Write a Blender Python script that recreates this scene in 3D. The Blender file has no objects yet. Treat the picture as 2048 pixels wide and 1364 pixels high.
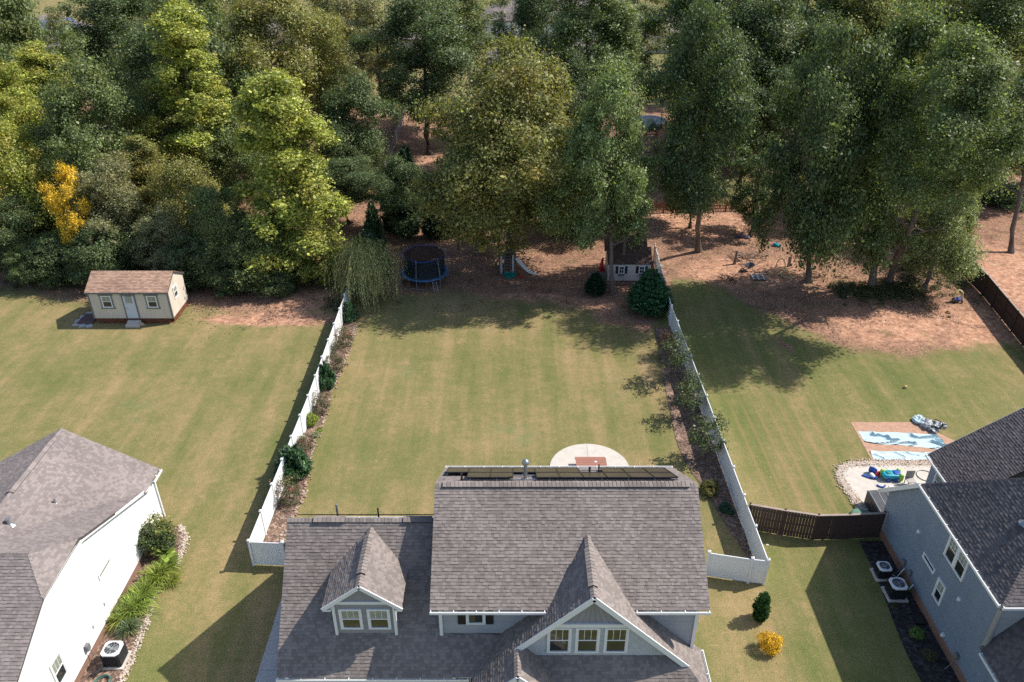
import bpy, math, random
import numpy as np
from mathutils import Vector, Matrix
random.seed(7); rng = np.random.default_rng(7)
R = math.radians
sc = bpy.context.scene
COL = sc.collection

# ---------------------------------------------------------------- camera
CAM_H, PITCH, FPX = 33.0, R(30.8), 1593.0
cd = bpy.data.cameras.new('camera'); cam = bpy.data.objects.new('camera', cd); COL.objects.link(cam)
cam.location = (0, 0, CAM_H); cam.rotation_euler = (R(90) - PITCH, 0, 0)
cd.sensor_width = 36; cd.lens = 36 * FPX / 2048; cd.clip_end = 2000; cd.clip_start = .5
sc.camera = cam
# ---------------------------------------------------------------- light
SUN_DIR = Vector((.884, .28, 1.0)).normalized()          # towards the sun
el = math.asin(SUN_DIR.z); az = math.atan2(SUN_DIR.x, SUN_DIR.y)
w = bpy.data.worlds.new('World'); sc.world = w; w.use_nodes = True
nt = w.node_tree; bg = nt.nodes['Background']
sky = nt.nodes.new('ShaderNodeTexSky'); sky.sky_type = 'NISHITA'; sky.sun_disc = False
sky.sun_elevation = el; sky.sun_rotation = az; sky.air_density = 1.0; sky.dust_density = 1.2
nt.links.new(sky.outputs[0], bg.inputs[0]); bg.inputs[1].default_value = 0.13
sd = bpy.data.lights.new('sun', 'SUN'); sun = bpy.data.objects.new('sun', sd); COL.objects.link(sun)
sd.energy = 4.5; sd.angle = R(.53); sd.color = (1, .93, .82)
sun.rotation_euler = SUN_DIR.to_track_quat('Z', 'Y').to_euler(); sun.location = (60, 20, 80)
sc.view_settings.view_transform = 'Standard'; sc.view_settings.look = 'None'
sc.view_settings.gamma = 1; sc.view_settings.use_curve_mapping = False
sc.view_settings.exposure = 0.38
sc.render.engine = 'CYCLES'; sc.cycles.use_denoising = False; sc.cycles.use_adaptive_sampling = False
sc.cycles.max_bounces = 5; sc.cycles.diffuse_bounces = 2; sc.cycles.sample_clamp_indirect = 4; sc.cycles.transparent_max_bounces = 8

# ---------------------------------------------------------------- helpers
_c, _s = math.cos(PITCH), math.sin(PITCH)
def gp(px, py, z=0.0):
    """survey of the photograph: the point at height z under pixel (px, py)"""
    a = (px - 1024) / FPX; b = (682 - py) / FPX
    yy = _c + b * _s; zz = -_s + b * _c; t = (CAM_H - z) / -zz
    return Vector((a * t, yy * t, z))
def gy(px, py, Y):
    a = (px - 1024) / FPX; b = (682 - py) / FPX
    yy = _c + b * _s; zz = -_s + b * _c; t = Y / yy
    return Vector((a * t, Y, CAM_H + zz * t))

def tag(o, label=None, cat=None, group=None, kind=None):
    if label: o['label'] = label
    if cat: o['category'] = cat
    if group: o['group'] = group
    if kind: o['kind'] = kind
    return o
def empty(name, loc=(0, 0, 0), label=None, cat=None, group=None, rz=0):
    o = bpy.data.objects.new(name, None); COL.objects.link(o); o.location = loc; o.rotation_euler = (0, 0, rz)
    o.empty_display_size = .3
    return tag(o, label, cat, group)

class MB:
    def __init__(s): s.v = []; s.f = []
    def quad(s, *p):
        i = len(s.v); s.v += [tuple(q) for q in p]; s.f.append(tuple(range(i, i + len(p)))); return s
    def box(s, c, d, rz=0, M=None):
        i = len(s.v); cr, sr = math.cos(rz), math.sin(rz)
        for z in (-.5, .5):
            for x, y in ((-.5, -.5), (.5, -.5), (.5, .5), (-.5, .5)):
                X, Y, Z = x * d[0], y * d[1], z * d[2]
                q = Vector((c[0] + X * cr - Y * sr, c[1] + X * sr + Y * cr, c[2] + Z))
                s.v.append(tuple(M @ q) if M else tuple(q))
        for f in ((3, 2, 1, 0), (4, 5, 6, 7), (0, 1, 5, 4), (1, 2, 6, 5), (2, 3, 7, 6), (3, 0, 4, 7)):
            s.f.append(tuple(i + k for k in f))
        return s
    def bar(s, a, b, w, h, up=(0, 0, 1)):
        a, b = Vector(a), Vector(b); d = (b - a)
        if d.length < 1e-6: return s
        d.normalize(); u = Vector(up)
        x = d.cross(u)
        if x.length < 1e-4: x = d.cross(Vector((1, 0, 0)))
        x.normalize(); y = x.cross(d)
        i = len(s.v)
        for p in (a, b):
            for X, Y in ((-.5, -.5), (.5, -.5), (.5, .5), (-.5, .5)):
                s.v.append(tuple(p + x * X * w + y * Y * h))
        for f in ((0, 1, 2, 3), (7, 6, 5, 4), (0, 4, 5, 1), (1, 5, 6, 2), (2, 6, 7, 3), (3, 7, 4, 0)):
            s.f.append(tuple(i + k for k in f))
        return s
    def tube(s, pts, rad, seg=6, cap=True):
        pts = [Vector(p) for p in pts]
        if not hasattr(rad, '__len__'): rad = [rad] * len(pts)
        i0 = len(s.v)
        for k, p in enumerate(pts):
            d = (pts[min(k + 1, len(pts) - 1)] - pts[max(k - 1, 0)]).normalized()
            x = d.cross(Vector((0, 0, 1)))
            if x.length < .05: x = d.cross(Vector((0, 1, 0)))
            x.normalize(); y = d.cross(x)
            for j in range(seg):
                t = 2 * math.pi * j / seg
                s.v.append(tuple(p + (x * math.cos(t) + y * math.sin(t)) * rad[k]))
        for k in range(len(pts) - 1):
            for j in range(seg):
                a = i0 + k * seg + j; b = i0 + k * seg + (j + 1) % seg
                s.f.append((a, b, b + seg, a + seg))
        if cap:
            s.f.append(tuple(i0 + j for j in range(seg))[::-1]); n = i0 + (len(pts) - 1) * seg
            s.f.append(tuple(n + j for j in range(seg)))
        return s
    def ring(s, c, r, rt, n=32, seg=6, flat=None, a0=0, a1=2 * math.pi):
        closed = abs(a1 - a0 - 2 * math.pi) < 1e-6
        pts = [Vector((c[0] + r * math.cos(a0 + (a1 - a0) * k / n), c[1] + r * math.sin(a0 + (a1 - a0) * k / n), c[2])) for k in range(n + 1)]
        return s.tube(pts, rt, seg, cap=not closed)
    def prism(s, poly, off):
        """poly: planar ring of points; off: extrusion vector"""
        off = Vector(off); n = len(poly); i = len(s.v)
        s.v += [tuple(p) for p in poly] + [tuple(Vector(p) + off) for p in poly]
        s.f.append(tuple(range(i, i + n))); s.f.append(tuple(range(i + 2 * n - 1, i + n - 1, -1)))
        for k in range(n):
            a, b = i + k, i + (k + 1) % n
            s.f.append((b, a, a + n, b + n))
        return s
    def lathe(s, c, prof, seg=20):
        i0 = len(s.v)
        for r, z in prof:
            for j in range(seg):
                t = 2 * math.pi * j / seg; s.v.append((c[0] + r * math.cos(t), c[1] + r * math.sin(t), c[2] + z))
        for k in range(len(prof) - 1):
            for j in range(seg):
                a = i0 + k * seg + j; b = i0 + k * seg + (j + 1) % seg
                s.f.append((a, b, b + seg, a + seg))
        s.f.append(tuple(i0 + (len(prof) - 1) * seg + j for j in range(seg)))
        return s
    def blob(s, c, r, seed=0, jit=.2, nu=8, nv=5):
        rr = random.Random(seed); i0 = len(s.v)
        s.v.append((c[0], c[1], c[2] - r[2]))
        for a in range(1, nv):
            t = -math.pi / 2 + math.pi * a / nv
            for b in range(nu):
                p = 2 * math.pi * b / nu; k = 1 + rr.uniform(-jit, jit)
                s.v.append((c[0] + r[0] * k * math.cos(t) * math.cos(p), c[1] + r[1] * k * math.cos(t) * math.sin(p), c[2] + r[2] * k * math.sin(t)))
        s.v.append((c[0], c[1], c[2] + r[2])); top = len(s.v) - 1
        for b in range(nu):
            s.f.append((i0, i0 + 1 + (b + 1) % nu, i0 + 1 + b))
            for a in range(nv - 2):
                q = i0 + 1 + a * nu
                s.f.append((q + b, q + (b + 1) % nu, q + nu + (b + 1) % nu, q + nu + b))
            q = i0 + 1 + (nv - 2) * nu; s.f.append((q + b, q + (b + 1) % nu, top))
        return s
    def mesh(s, name, mat, smooth=False):
        m = bpy.data.meshes.new(name); m.from_pydata(s.v, [], s.f); m.update()
        if mat: m.materials.append(mat)
        if smooth: m.polygons.foreach_set('use_smooth', [True] * len(m.polygons))
        return m
    def build(s, name, mat, parent=None, kind=None, label=None, cat=None, group=None, smooth=False):
        return put(s.mesh(name, mat, smooth), name, parent, kind=kind, label=label, cat=cat, group=group)
def put(mesh, name, parent=None, loc=None, rz=None, scale=None, **kw):
    o = bpy.data.objects.new(name, mesh); COL.objects.link(o)
    if parent: o.parent = parent
    if loc is not None: o.location = loc
    if rz is not None: o.rotation_euler = (0, 0, rz)
    if scale is not None: o.scale = scale
    return tag(o, **{k: v for k, v in kw.items() if k in ('label', 'cat', 'group', 'kind')})

# ---------------------------------------------------------------- materials
class NT:
    def __init__(s, name):
        s.m = bpy.data.materials.new(name); s.m.use_nodes = True; s.t = s.m.node_tree; s.p = s.t.nodes['Principled BSDF']
    def n(s, typ, **kw):
        o = s.t.nodes.new('ShaderNode' + typ)
        for k, v in kw.items(): setattr(o, k, v)
        return o
    def L(s, a, b): s.t.links.new(a, b)
    def val(s, sock, v):
        if hasattr(v, 'links') or hasattr(v, 'is_linked'): s.L(v, sock)
        else: sock.default_value = v
    def noise(s, scale, vec=None, detail=4, rough=.6, dist=0):
        o = s.n('TexNoise'); o.inputs['Scale'].default_value = scale; o.inputs['Detail'].default_value = detail
        o.inputs['Roughness'].default_value = rough; o.inputs['Distortion'].default_value = dist
        if vec is not None: s.L(vec, o.inputs['Vector'])
        return o.outputs['Fac']
    def ramp(s, fac, stops):
        o = s.n('ValToRGB'); e = o.color_ramp.elements
        while len(e) < len(stops): e.new(.5)
        for k, (p, c) in enumerate(stops):
            e[k].position = p; e[k].color = (*c, 1) if hasattr(c, '__len__') else (c, c, c, 1)
        s.L(fac, o.inputs[0]); return o.outputs[0]
    def math(s, op, a, b=0.0, c=None, clamp=False):
        o = s.n('Math', operation=op); o.use_clamp = clamp
        s.val(o.inputs[0], a); s.val(o.inputs[1], b)
        if c is not None: s.val(o.inputs[2], c)
        return o.outputs[0]
    def mix(s, fac, a, b, mode='MIX'):
        o = s.n('Mix', data_type='RGBA', blend_type=mode)
        s.val(o.inputs[0], fac); 
        for k, v in ((6, a), (7, b)):
            if hasattr(v, 'is_linked'): s.L(v, o.inputs[k])
            else: o.inputs[k].default_value = (*v, 1)
        return o.outputs[2]
    def step(s, v, lo, hi):
        o = s.n('MapRange', interpolation_type='SMOOTHSTEP'); s.L(v, o.inputs[0])
        o.inputs[1].default_value = lo; o.inputs[2].default_value = hi; return o.outputs[0]
    def pos(s, sc3=(1, 1, 1), rot=0):
        g = s.n('NewGeometry'); mp = s.n('Mapping'); s.L(g.outputs['Position'], mp.inputs[0])
        mp.inputs['Scale'].default_value = sc3; mp.inputs['Rotation'].default_value = (0, 0, rot); return mp.outputs[0]
    def bump(s, h, strength=.3, dist=.02):
        o = s.n('Bump'); o.inputs['Strength'].default_value = strength; o.inputs['Distance'].default_value = dist
        s.L(h, o.inputs['Height']); s.L(o.outputs[0], s.p.inputs['Normal'])
    def fin(s, col, rough=.8, metal=0, spec=None):
        if hasattr(col, 'is_linked'): s.L(col, s.p.inputs['Base Color'])
        else: s.p.inputs['Base Color'].default_value = (*col, 1)
        s.val(s.p.inputs['Roughness'], rough); s.p.inputs['Metallic'].default_value = metal
        if spec is not None: s.p.inputs['Specular IOR Level'].default_value = spec
        return s.m
def paint(name, col, rough=.6, var=.12, scale=3, metal=0, dirt=None):
    k = NT(name); nz = k.noise(scale, k.pos(), 5)
    lo = tuple(c * (1 - var) for c in col); hi = tuple(min(1, c * (1 + var)) for c in col)
    c = k.ramp(nz, [(.3, lo), (.7, hi)])
    if dirt:
        d = k.step(k.noise(.7, k.pos((1, 1, 3)), 6, .7), .52, .75); c = k.mix(k.math('MULTIPLY', d, .5), c, dirt)
    return k.fin(c, rough, metal)
def shingle_mat(name, base, spread=.45, alt=None):
    k = NT(name); g = k.n('NewGeometry'); r = g.outputs['Random Per Island']
    lo = tuple(c * (1 - spread) for c in base); hi = tuple(c * (1 + spread * .8) for c in base)
    c = k.ramp(r, [(0, lo), (.35, tuple(c * .85 for c in base)), (.7, tuple(c * 1.12 for c in base)), (1, hi)])
    big = k.noise(.35, k.pos(), 3); c = k.mix(k.step(big, .35, .7), c, alt or tuple(b * .9 for b in base), 'MIX') if False else c
    stain = k.ramp(big, [(.3, .86), (.7, 1.12)]); c = k.mix(1.0, c, stain, 'MULTIPLY')
    gr = k.noise(60, k.pos(), 2); c = k.mix(1.0, c, k.ramp(gr, [(.3, .8), (.7, 1.2)]), 'MULTIPLY')
    k.bump(gr, .3, .01); return k.fin(c, .92, spec=.25)
def siding_mat(name, base, var=.06, rough=.6):
    k = NT(name); g = k.n('NewGeometry')
    c = k.ramp(g.outputs['Random Per Island'], [(0, tuple(b * (1 - var) for b in base)), (1, tuple(b * (1 + var) for b in base))])
    n = k.noise(1.2, k.pos((1, 1, .4)), 5); c = k.mix(1.0, c, k.ramp(n, [(.3, .92), (.7, 1.06)]), 'MULTIPLY')
    return k.fin(c, rough)
M = {}
M['shingle'] = shingle_mat('weathered_shingle', (.235, .203, .19), .155)
M['shingle_light'] = shingle_mat('grey_shingle', (.25, .215, .208), .14)
M['shingle_dark'] = shingle_mat('charcoal_shingle', (.132, .117, .12), .22)
M['shingle_tan'] = shingle_mat('tan_shingle', (.42, .27, .20), .2)
M['shingle_brown'] = shingle_mat('brown_shingle', (.11, .07, .055), .3)
M['underlay'] = paint('roof_underlay', (.07, .062, .062), .95)
M['siding_grey'] = siding_mat('grey_siding', (.36, .38, .42))
M['siding_light'] = siding_mat('pale_grey_shake', (.50, .53, .57), .07)
M['siding_mid'] = siding_mat('mid_grey_board', (.30, .30, .32), .06)
M['siding_blue'] = siding_mat('blue_grey_siding', (.20, .255, .33), .04)
M['siding_white'] = siding_mat('white_siding', (.84, .85, .85), .02)
M['siding_beige'] = siding_mat('beige_panel', (.66, .60, .52), .03)
M['white'] = paint('white_trim', (.80, .81, .82), .5, .03)
M['vinyl'] = paint('white_vinyl', (.80, .83, .86), .38, .03, 1.5, dirt=(.62, .64, .62))
M['graytrim'] = paint('grey_trim', (.17, .18, .18), .6)
M['taupe'] = paint('taupe_trim', (.38, .36, .34), .6)
M['black'] = paint('black_paint', (.016, .017, .02), .5, .2)
M['metal'] = paint('galvanised_metal', (.38, .40, .42), .35, .1, 8, .7)
M['metaldark'] = paint('dark_metal', (.035, .038, .045), .45, .2, 10, .3)
M['concrete'] = paint('concrete', (.56, .52, .47), .85, .09, 2.2, dirt=(.42, .38, .33))
M['concrete_dull'] = paint('walk_concrete', (.42, .42, .42), .85, .08, 2)
M['brick'] = None
M['bark'] = paint('bark', (.17, .135, .11), .95, .35, 6)
M['bark_dark'] = paint('dark_bark', (.075, .06, .05), .95, .35, 6)
M['brownwood'] = siding_mat('dark_brown_board', (.055, .033, .028), .35, .8)
M['redwood'] = siding_mat('rust_brown_board', (.27, .095, .05), .3, .8)
M['greywood'] = siding_mat('weathered_board', (.17, .155, .15), .25, .85)
M['capwood'] = paint('weathered_cap_board', (.34, .27, .235), .85, .2, 5)
M['tablewood'] = siding_mat('red_stained_plank', (.34, .155, .115), .18, .7)
M['red'] = paint('red_plastic', (.5, .02, .02), .4)
M['yellow'] = paint('yellow_plastic', (.62, .40, .05), .5)
M['cyan'] = paint('turquoise_plastic', (.02, .36, .5), .35)
M['royal'] = paint('blue_plastic', (.02, .09, .42), .4)
M['lime'] = paint('lime_plastic', (.33, .62, .06), .4)
M['teal'] = paint('teal_plastic', (.01, .25, .22), .4)
M['greenlid'] = paint('green_lid', (.10, .22, .16), .6)
M['blackplastic'] = paint('black_plastic', (.02, .02, .022), .3, .3, 5)
M['spa'] = paint('spa_cover_vinyl', (.085, .09, .10), .42, .3, 2)
M['rock'] = None
k = NT('window_glass'); k.p.inputs['Specular IOR Level'].default_value = .8
M['glass'] = k.fin(k.ramp(k.noise(1.3, k.pos(), 2), [(.35, (.012, .016, .018)), (.7, (.035, .042, .042))]), .06)
k = NT('olive_reflection_glass'); k.p.inputs['Specular IOR Level'].default_value = .6
M['glass_olive_reflection'] = k.fin(k.ramp(k.noise(2.3, k.pos((1, 1, 2)), 4), [(.35, (.055, .058, .026)), (.7, (.12, .10, .055))]), .1)  # olive reflection of lawn and trees painted into the pane colour
k = NT('blind_glass'); k.p.inputs['Specular IOR Level'].default_value = .6
M['glass_pale'] = k.fin(k.ramp(k.noise(2.0, k.pos((1, 1, 2)), 3), [(.35, (.24, .26, .21)), (.7, (.36, .38, .33))]), .12)
k = NT('solar_cell'); g = k.pos((1, 1, 1)); 
M['solar'] = k.fin(k.ramp(k.noise(1.0, g, 3), [(.3, (.060, .050, .040)), (.7, (.095, .078, .060))]), .35, 0, .4)
k = NT('brick_wall'); b = k.n('TexBrick'); tc = k.n('TexCoord')
mp = k.n('Mapping'); k.L(tc.outputs['Object'], mp.inputs[0]); mp.inputs['Rotation'].default_value = (R(90), 0, R(90))
k.L(mp.outputs[0], b.inputs['Vector']); b.inputs['Scale'].default_value = 4.5
b.inputs['Color1'].default_value = (.25, .13, .09, 1); b.inputs['Color2'].default_value = (.17, .085, .065, 1); b.inputs['Mortar'].default_value = (.34, .28, .24, 1)
M['brick'] = k.fin(k.mix(.35, b.outputs[0], (.25, .17, .13)), .9)
k = NT('pale_river_rock'); g = k.n('NewGeometry')
M['rock'] = k.fin(k.ramp(g.outputs['Random Per Island'], [(0, (.34, .25, .19)), (.3, (.52, .44, .37)), (.7, (.62, .56, .49)), (1, (.5, .34, .26))]), .85)
k = NT('clay_stone'); g = k.n('NewGeometry')
M['claystone'] = k.fin(k.ramp(g.outputs['Random Per Island'], [(0, (.20, .12, .09)), (.4, (.42, .29, .22)), (.7, (.5, .38, .30)), (1, (.28, .24, .22))]), .9)
def mulch(name, a, b, c3):
    k = NT(name); p = k.pos(); v = k.n('TexVoronoi'); v.inputs['Scale'].default_value = 9; k.L(p, v.inputs[0])
    sep = k.n('SeparateColor'); k.L(v.outputs['Color'], sep.inputs[0])
    c = k.ramp(sep.outputs[0], [(0, a), (.6, b), (1, c3)]); n = k.noise(1.1, p, 5)
    c = k.mix(1.0, c, k.ramp(n, [(.3, .7), (.7, 1.25)]), 'MULTIPLY'); k.bump(v.outputs['Distance'], .8, .04); return k.fin(c, .95)
M['mulch'] = mulch('pine_bark_mulch', (.10, .060, .045), (.19, .125, .095), (.36, .25, .19))
M['mulch_black'] = mulch('black_mulch', (.012, .010, .011), (.03, .026, .028), (.075, .065, .06))
# ---------------------------------------------------------------- ground
def px_line(pts): return np.array([tuple(gp(*p))[:2] for p in pts])
# where turf gives way to bare soil under the trees, as (X, Y) survey points
edge = [(-400, 57), *[tuple(gp(*p))[:2] for p in [(0, 572), (150, 600), (360, 612), (420, 622), (520, 634), (600, 636), (660, 612)]],
        *[tuple(gp(*p))[:2] for p in [(715, 600), (800, 592), (900, 585), (1000, 596), (1100, 606), (1180, 620), (1240, 650), (1300, 668)]],
        *[tuple(gp(*p))[:2] for p in [(1345, 560), (1400, 560), (1450, 582), (1500, 610), (1580, 648), (1680, 692), (1800, 716), (1900, 700), (2000, 690), (2060, 685)]], (46, 40), (400, 40)]
ex = np.array([p[0] for p in edge]); ey = np.array([p[1] for p in edge]); o_ = np.argsort(ex); ex, ey = ex[o_], ey[o_]
xs = np.concatenate([np.linspace(-330, -60, 22)[:-1], np.arange(-60, 70.01, .6), np.linspace(70, 330, 22)[1:]])
ys = np.concatenate([np.linspace(-190, 14, 12)[:-1], np.arange(14, 130.01, .6), np.linspace(130, 490, 40)[1:]])
GX, GY = np.meshgrid(xs, ys); nx, ny = len(xs), len(ys)
V = np.stack([GX.ravel(), GY.ravel(), np.zeros(GX.size)], 1)
i = np.arange(nx * ny).reshape(ny, nx); F = np.stack([i[:-1, :-1], i[:-1, 1:], i[1:, 1:], i[1:, :-1]], -1).reshape(-1, 4)
def mesh_np(name, V, F, mat=None, smooth=False):
    m = bpy.data.meshes.new(name); V = np.asarray(V, np.float32); F = np.asarray(F, np.int32)
    m.vertices.add(len(V)); m.vertices.foreach_set('co', V.ravel())
    m.loops.add(F.size); m.loops.foreach_set('vertex_index', F.ravel())
    m.polygons.add(len(F)); m.polygons.foreach_set('loop_start', np.arange(0, F.size, F.shape[1], dtype=np.int32))
    m.polygons.foreach_set('loop_total', np.full(len(F), F.shape[1], np.int32))
    if smooth: m.polygons.foreach_set('use_smooth', np.ones(len(F), bool))
    m.update(calc_edges=True)
    if mat: m.materials.append(mat)
    return m
gm = mesh_np('ground', V, F)
X, Y = V[:, 0], V[:, 1]
soil = (Y - np.interp(X, ex, ey)) / 3.0                      # 0 at the turf edge, in units of 3 m
far = np.clip((Y - 126) / 4, 0, 1) * np.where((X > -40), 1, .0) + np.clip((Y - 150) / 8, 0, 1) * (X <= -40)
back = ((X > 17) & (X < 31) & (Y > 124)).astype(float)
soil = np.where(far > .5, -1.0, soil); 
meadow = ((np.abs(X - 27) < 4) & (np.abs(Y - 90) < 5)).astype(float)       # grassy strip beyond the rust-brown fence
soil = np.where(meadow > .5, -.15, soil)
for (cx, cy, rx, ry, amt) in [(-19.8, 58.9, 6.5, 1.1, .9), (8.8, 59.5, 2.0, 1.6, .6), (14.6, 47.2, 0, 0, 0), (21.6, 55.3, .35, 1.0, .9), (22.1, 54.2, .3, .8, .9)]:
    if rx: soil = np.maximum(soil, amt * (1 - ((X - cx) / rx) ** 2 - ((Y - cy) / ry) ** 2))
clay = np.zeros_like(soil)
for (cx, cy, rx, ry) in [(-22.5, 58.6, 9, 2.3), (-17.5, 61, 5, 5), (6.5, 61.2, 4.5, 2.2), (1, 62.5, 6, 2.0), (23, 68, 9, 5), (40, 57, 9, 6), (32, 58, 8, 4.5), (48, 66, 8, 12), (20, 80, 12, 6), (28, 86, 10, 3), (20, 108, 8, 6), (-10, 97, 6, 9), (-20, 122, 5, 8)]:
    clay = np.maximum(clay, 1 - ((X - cx) / rx) ** 2 - ((Y - cy) / ry) ** 2)
clay = np.clip(clay, 0, 1)
for nm, arr in (('soil', soil), ('clay', clay)):
    a = gm.attributes.new(nm, 'FLOAT', 'POINT'); a.data.foreach_set('value', arr.astype(np.float32))
k = NT('turf_and_soil'); P = k.pos()
att = lambda n: (lambda a: a.outputs['Fac'])(k.n('Attribute', attribute_name=n))
n1 = k.noise(.11, P, 5, .6); n2 = k.noise(.9, P, 5, .65); n3 = k.noise(14, P, 3, .7); n4 = k.noise(45, P, 2, .6)
green, olive, tan = (.120, .140, .046), (.225, .190, .085), (.36, .255, .145)
xyz = k.n('SeparateXYZ'); k.L(P, xyz.inputs[0]); PX, PY = xyz.outputs[0], xyz.outputs[1]
# mowing stripes: along the lot in the middle, slanted at the left, faint curved ones at the right
mid = k.noise(.9, k.pos((.9, .07, 1)), 3, .6)
left = k.noise(.9, k.pos((.7, .09, 1), R(-38)), 3, .6); right = k.noise(1.0, k.pos((1.0, .06, 1), R(14)), 3, .6)
inR = k.step(PX, 13.2, 13.6); inL = k.math('SUBTRACT', 1.0, k.step(PX, -14.6, -14.2))
stripe = k.math('ADD', k.math('MULTIPLY', inR, right), k.math('ADD', k.math('MULTIPLY', inL, left), k.math('MULTIPLY', k.math('SUBTRACT', 1.0, k.math('ADD', inR, inL)), mid)))
mixv = k.math('ADD', k.math('MULTIPLY', n1, .40), k.math('ADD', k.math('MULTIPLY', n2, .26), k.math('MULTIPLY', stripe, .34)))
mixv = k.math('ADD', mixv, k.math('MULTIPLY', k.math('SUBTRACT', k.noise(3.2, P, 4, .7), .5), .22)); mixv = k.math('ADD', mixv, k.math('ADD', k.math('MULTIPLY', inR, -.050), .040))
mixv = k.math('ADD', mixv, k.math('MULTIPLY', k.math('SUBTRACT', 1.0, k.step(PY, 20, 34)), -.035))
grass = k.ramp(mixv, [(.34, (.105, .135, .042)), (.44, (.155, .165, .056)), (.52, (.205, .188, .076)), (.60, (.285, .222, .105)), (.69, (.36, .262, .145))])
blue = k.step(k.noise(.22, k.pos((1, 1, 1), 1.1), 4, .6), .62, .74); grass = k.mix(k.math('MULTIPLY', blue, .45), grass, (.15, .20, .085))
grass = k.mix(1.0, grass, k.ramp(n3, [(.28, .58), (.5, 1.0), (.76, 1.42)]), 'MULTIPLY')
grass = k.mix(1.0, grass, k.ramp(n4, [(.3, .66), (.7, 1.34)]), 'MULTIPLY')
wv = k.n('TexWave', wave_type='BANDS', bands_direction='X'); wv.inputs['Scale'].default_value = .37; wv.inputs['Distortion'].default_value = 3.0; wv.inputs['Detail'].default_value = 2; wv.inputs['Detail Scale'].default_value = .25
k.L(k.pos((1, .16, 1), R(-9)), wv.inputs['Vector'])          # tyre and mower tracks in the right yard
tk = k.math('MULTIPLY', k.step(wv.outputs['Fac'], .72, .98), k.math('MULTIPLY', k.step(PX, 14.5, 15.5), k.math('SUBTRACT', 1.0, k.step(PX, 20, 24))))
tk = k.math('MULTIPLY', k.math('MULTIPLY', tk, k.step(PY, 33.5, 34.5)), k.math('SUBTRACT', 1.0, k.step(PY, 44, 50))); grass = k.mix(k.math('MULTIPLY', tk, .30), grass, (.36, .22, .12))
dry = k.step(k.noise(.55, P, 6, .75), .60, .70); grass = k.mix(k.math('MULTIPLY', dry, .45), grass, (.40, .27, .16))
weed = k.step(k.noise(1.7, k.pos((1, 1, 1), .7), 5, .7), .63, .72); grass = k.mix(k.math('MULTIPLY', weed, .5), grass, (.10, .14, .045))
litter = k.ramp(k.noise(5, P, 6, .75), [(.3, (.10, .058, .042)), (.44, (.22, .125, .088)), (.56, (.36, .225, .16)), (.68, (.58, .42, .32))])
clayc = k.ramp(k.noise(2.4, P, 6, .72), [(.3, (.25, .125, .083)), (.5, (.46, .265, .18)), (.7, (.66, .47, .36))])
cf = k.step(k.math('ADD', att('clay'), k.math('MULTIPLY', k.math('SUBTRACT', n2, .5), 1.4)), .25, .8)
ground_c = k.mix(cf, litter, clayc)
ground_c = k.mix(1.0, ground_c, k.ramp(n3, [(.3, .75), (.7, 1.25)]), 'MULTIPLY')
ground_c = k.mix(1.0, ground_c, k.ramp(k.noise(.7, P, 7, .78), [(.34, (.50, .46, .46)), (.5, (1.0, .95, .92)), (.66, (1.22, 1.16, 1.08))]), 'MULTIPLY')
tuft = k.math('MULTIPLY', k.step(k.noise(.45, P, 6, .7), .56, .68), .55); ground_c = k.mix(tuft, ground_c, (.16, .155, .06))
sf = k.math('ADD', att('soil'), k.math('ADD', k.math('MULTIPLY', k.math('SUBTRACT', k.noise(.5, P, 6, .7), .5), 1.6), k.math('MULTIPLY', k.math('SUBTRACT', n3, .5), .5)))
c = k.mix(k.step(sf, -.38, .42), grass, ground_c)
k.bump(n3, .6, .05); gm.materials.append(k.fin(c, .95, spec=.15))
put(gm, 'ground', kind='structure', label='mown lawns turning to red soil under the trees')

def slab(name, pts, mat, z0, z1, label, kind='structure', sub=None):
    mb = MB(); mb.prism([(x, y, z1) for x, y in pts], (0, 0, z0 - z1)); return mb.build(name, mat, kind=kind, label=label)
def smooth_pts(pts, n=4, closed=True):
    P_ = [Vector((*p, 0)) for p in pts]; out = []; N = len(P_)
    for a in range(N if closed else N - 1):
        p0, p1, p2, p3 = P_[(a - 1) % N], P_[a], P_[(a + 1) % N], P_[(a + 2) % N]
        if not closed: p0 = P_[max(a - 1, 0)]; p3 = P_[min(a + 2, N - 1)]
        for j in range(n):
            t = j / n
            q = .5 * ((2 * p1) + (p2 - p0) * t + (2 * p0 - 5 * p1 + 4 * p2 - p3) * t * t + (3 * p1 - p0 - 3 * p2 + p3) * t ** 3)
            out.append((q.x, q.y))
    if not closed: out.append((P_[-1].x, P_[-1].y))
    return out
bedL = smooth_pts([(-13.0, 57.8), (-13.0, 52.5), (-13.2, 47.7), (-13.05, 44.5), (-13.15, 41.3), (-12.75, 37.5), (-12.8, 35.8), (-13.15, 32.4)], 5, False)
slab('mulch_bed', [(-14.1, 60.5)] + [(-14.1, 31.5)] + bedL[::-1], M['mulch'], -.05, .03, 'bark mulch bed along the left white fence')
bedR = smooth_pts([(11.9, 57.5), (11.5, 53), (11.3, 49), (11.1, 45.2), (11.0, 42), (11.3, 39.5), (11.9, 37.2), (12.3, 35.2), (12.75, 33.2), (13.3, 31.2)], 5, False)
slab('mulch_bed', [(13.32, 57.5)] + [(13.4, 31.2)] + bedR[::-1], M['mulch'], -.05, .03, 'bark mulch bed along the right white fence')
bedB = smooth_pts([(19.75, 33.1), (19.7, 30.5), (19.45, 28), (19.25, 25.5), (19.3, 23), (19.1, 20)], 4, False)
slab('mulch_bed', [(21.1, 33.1)] + [(21.1, 20)][:1] + bedB[::-1], M['mulch_black'], -.05, .03, 'black mulch bed along the blue house wall')
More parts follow.
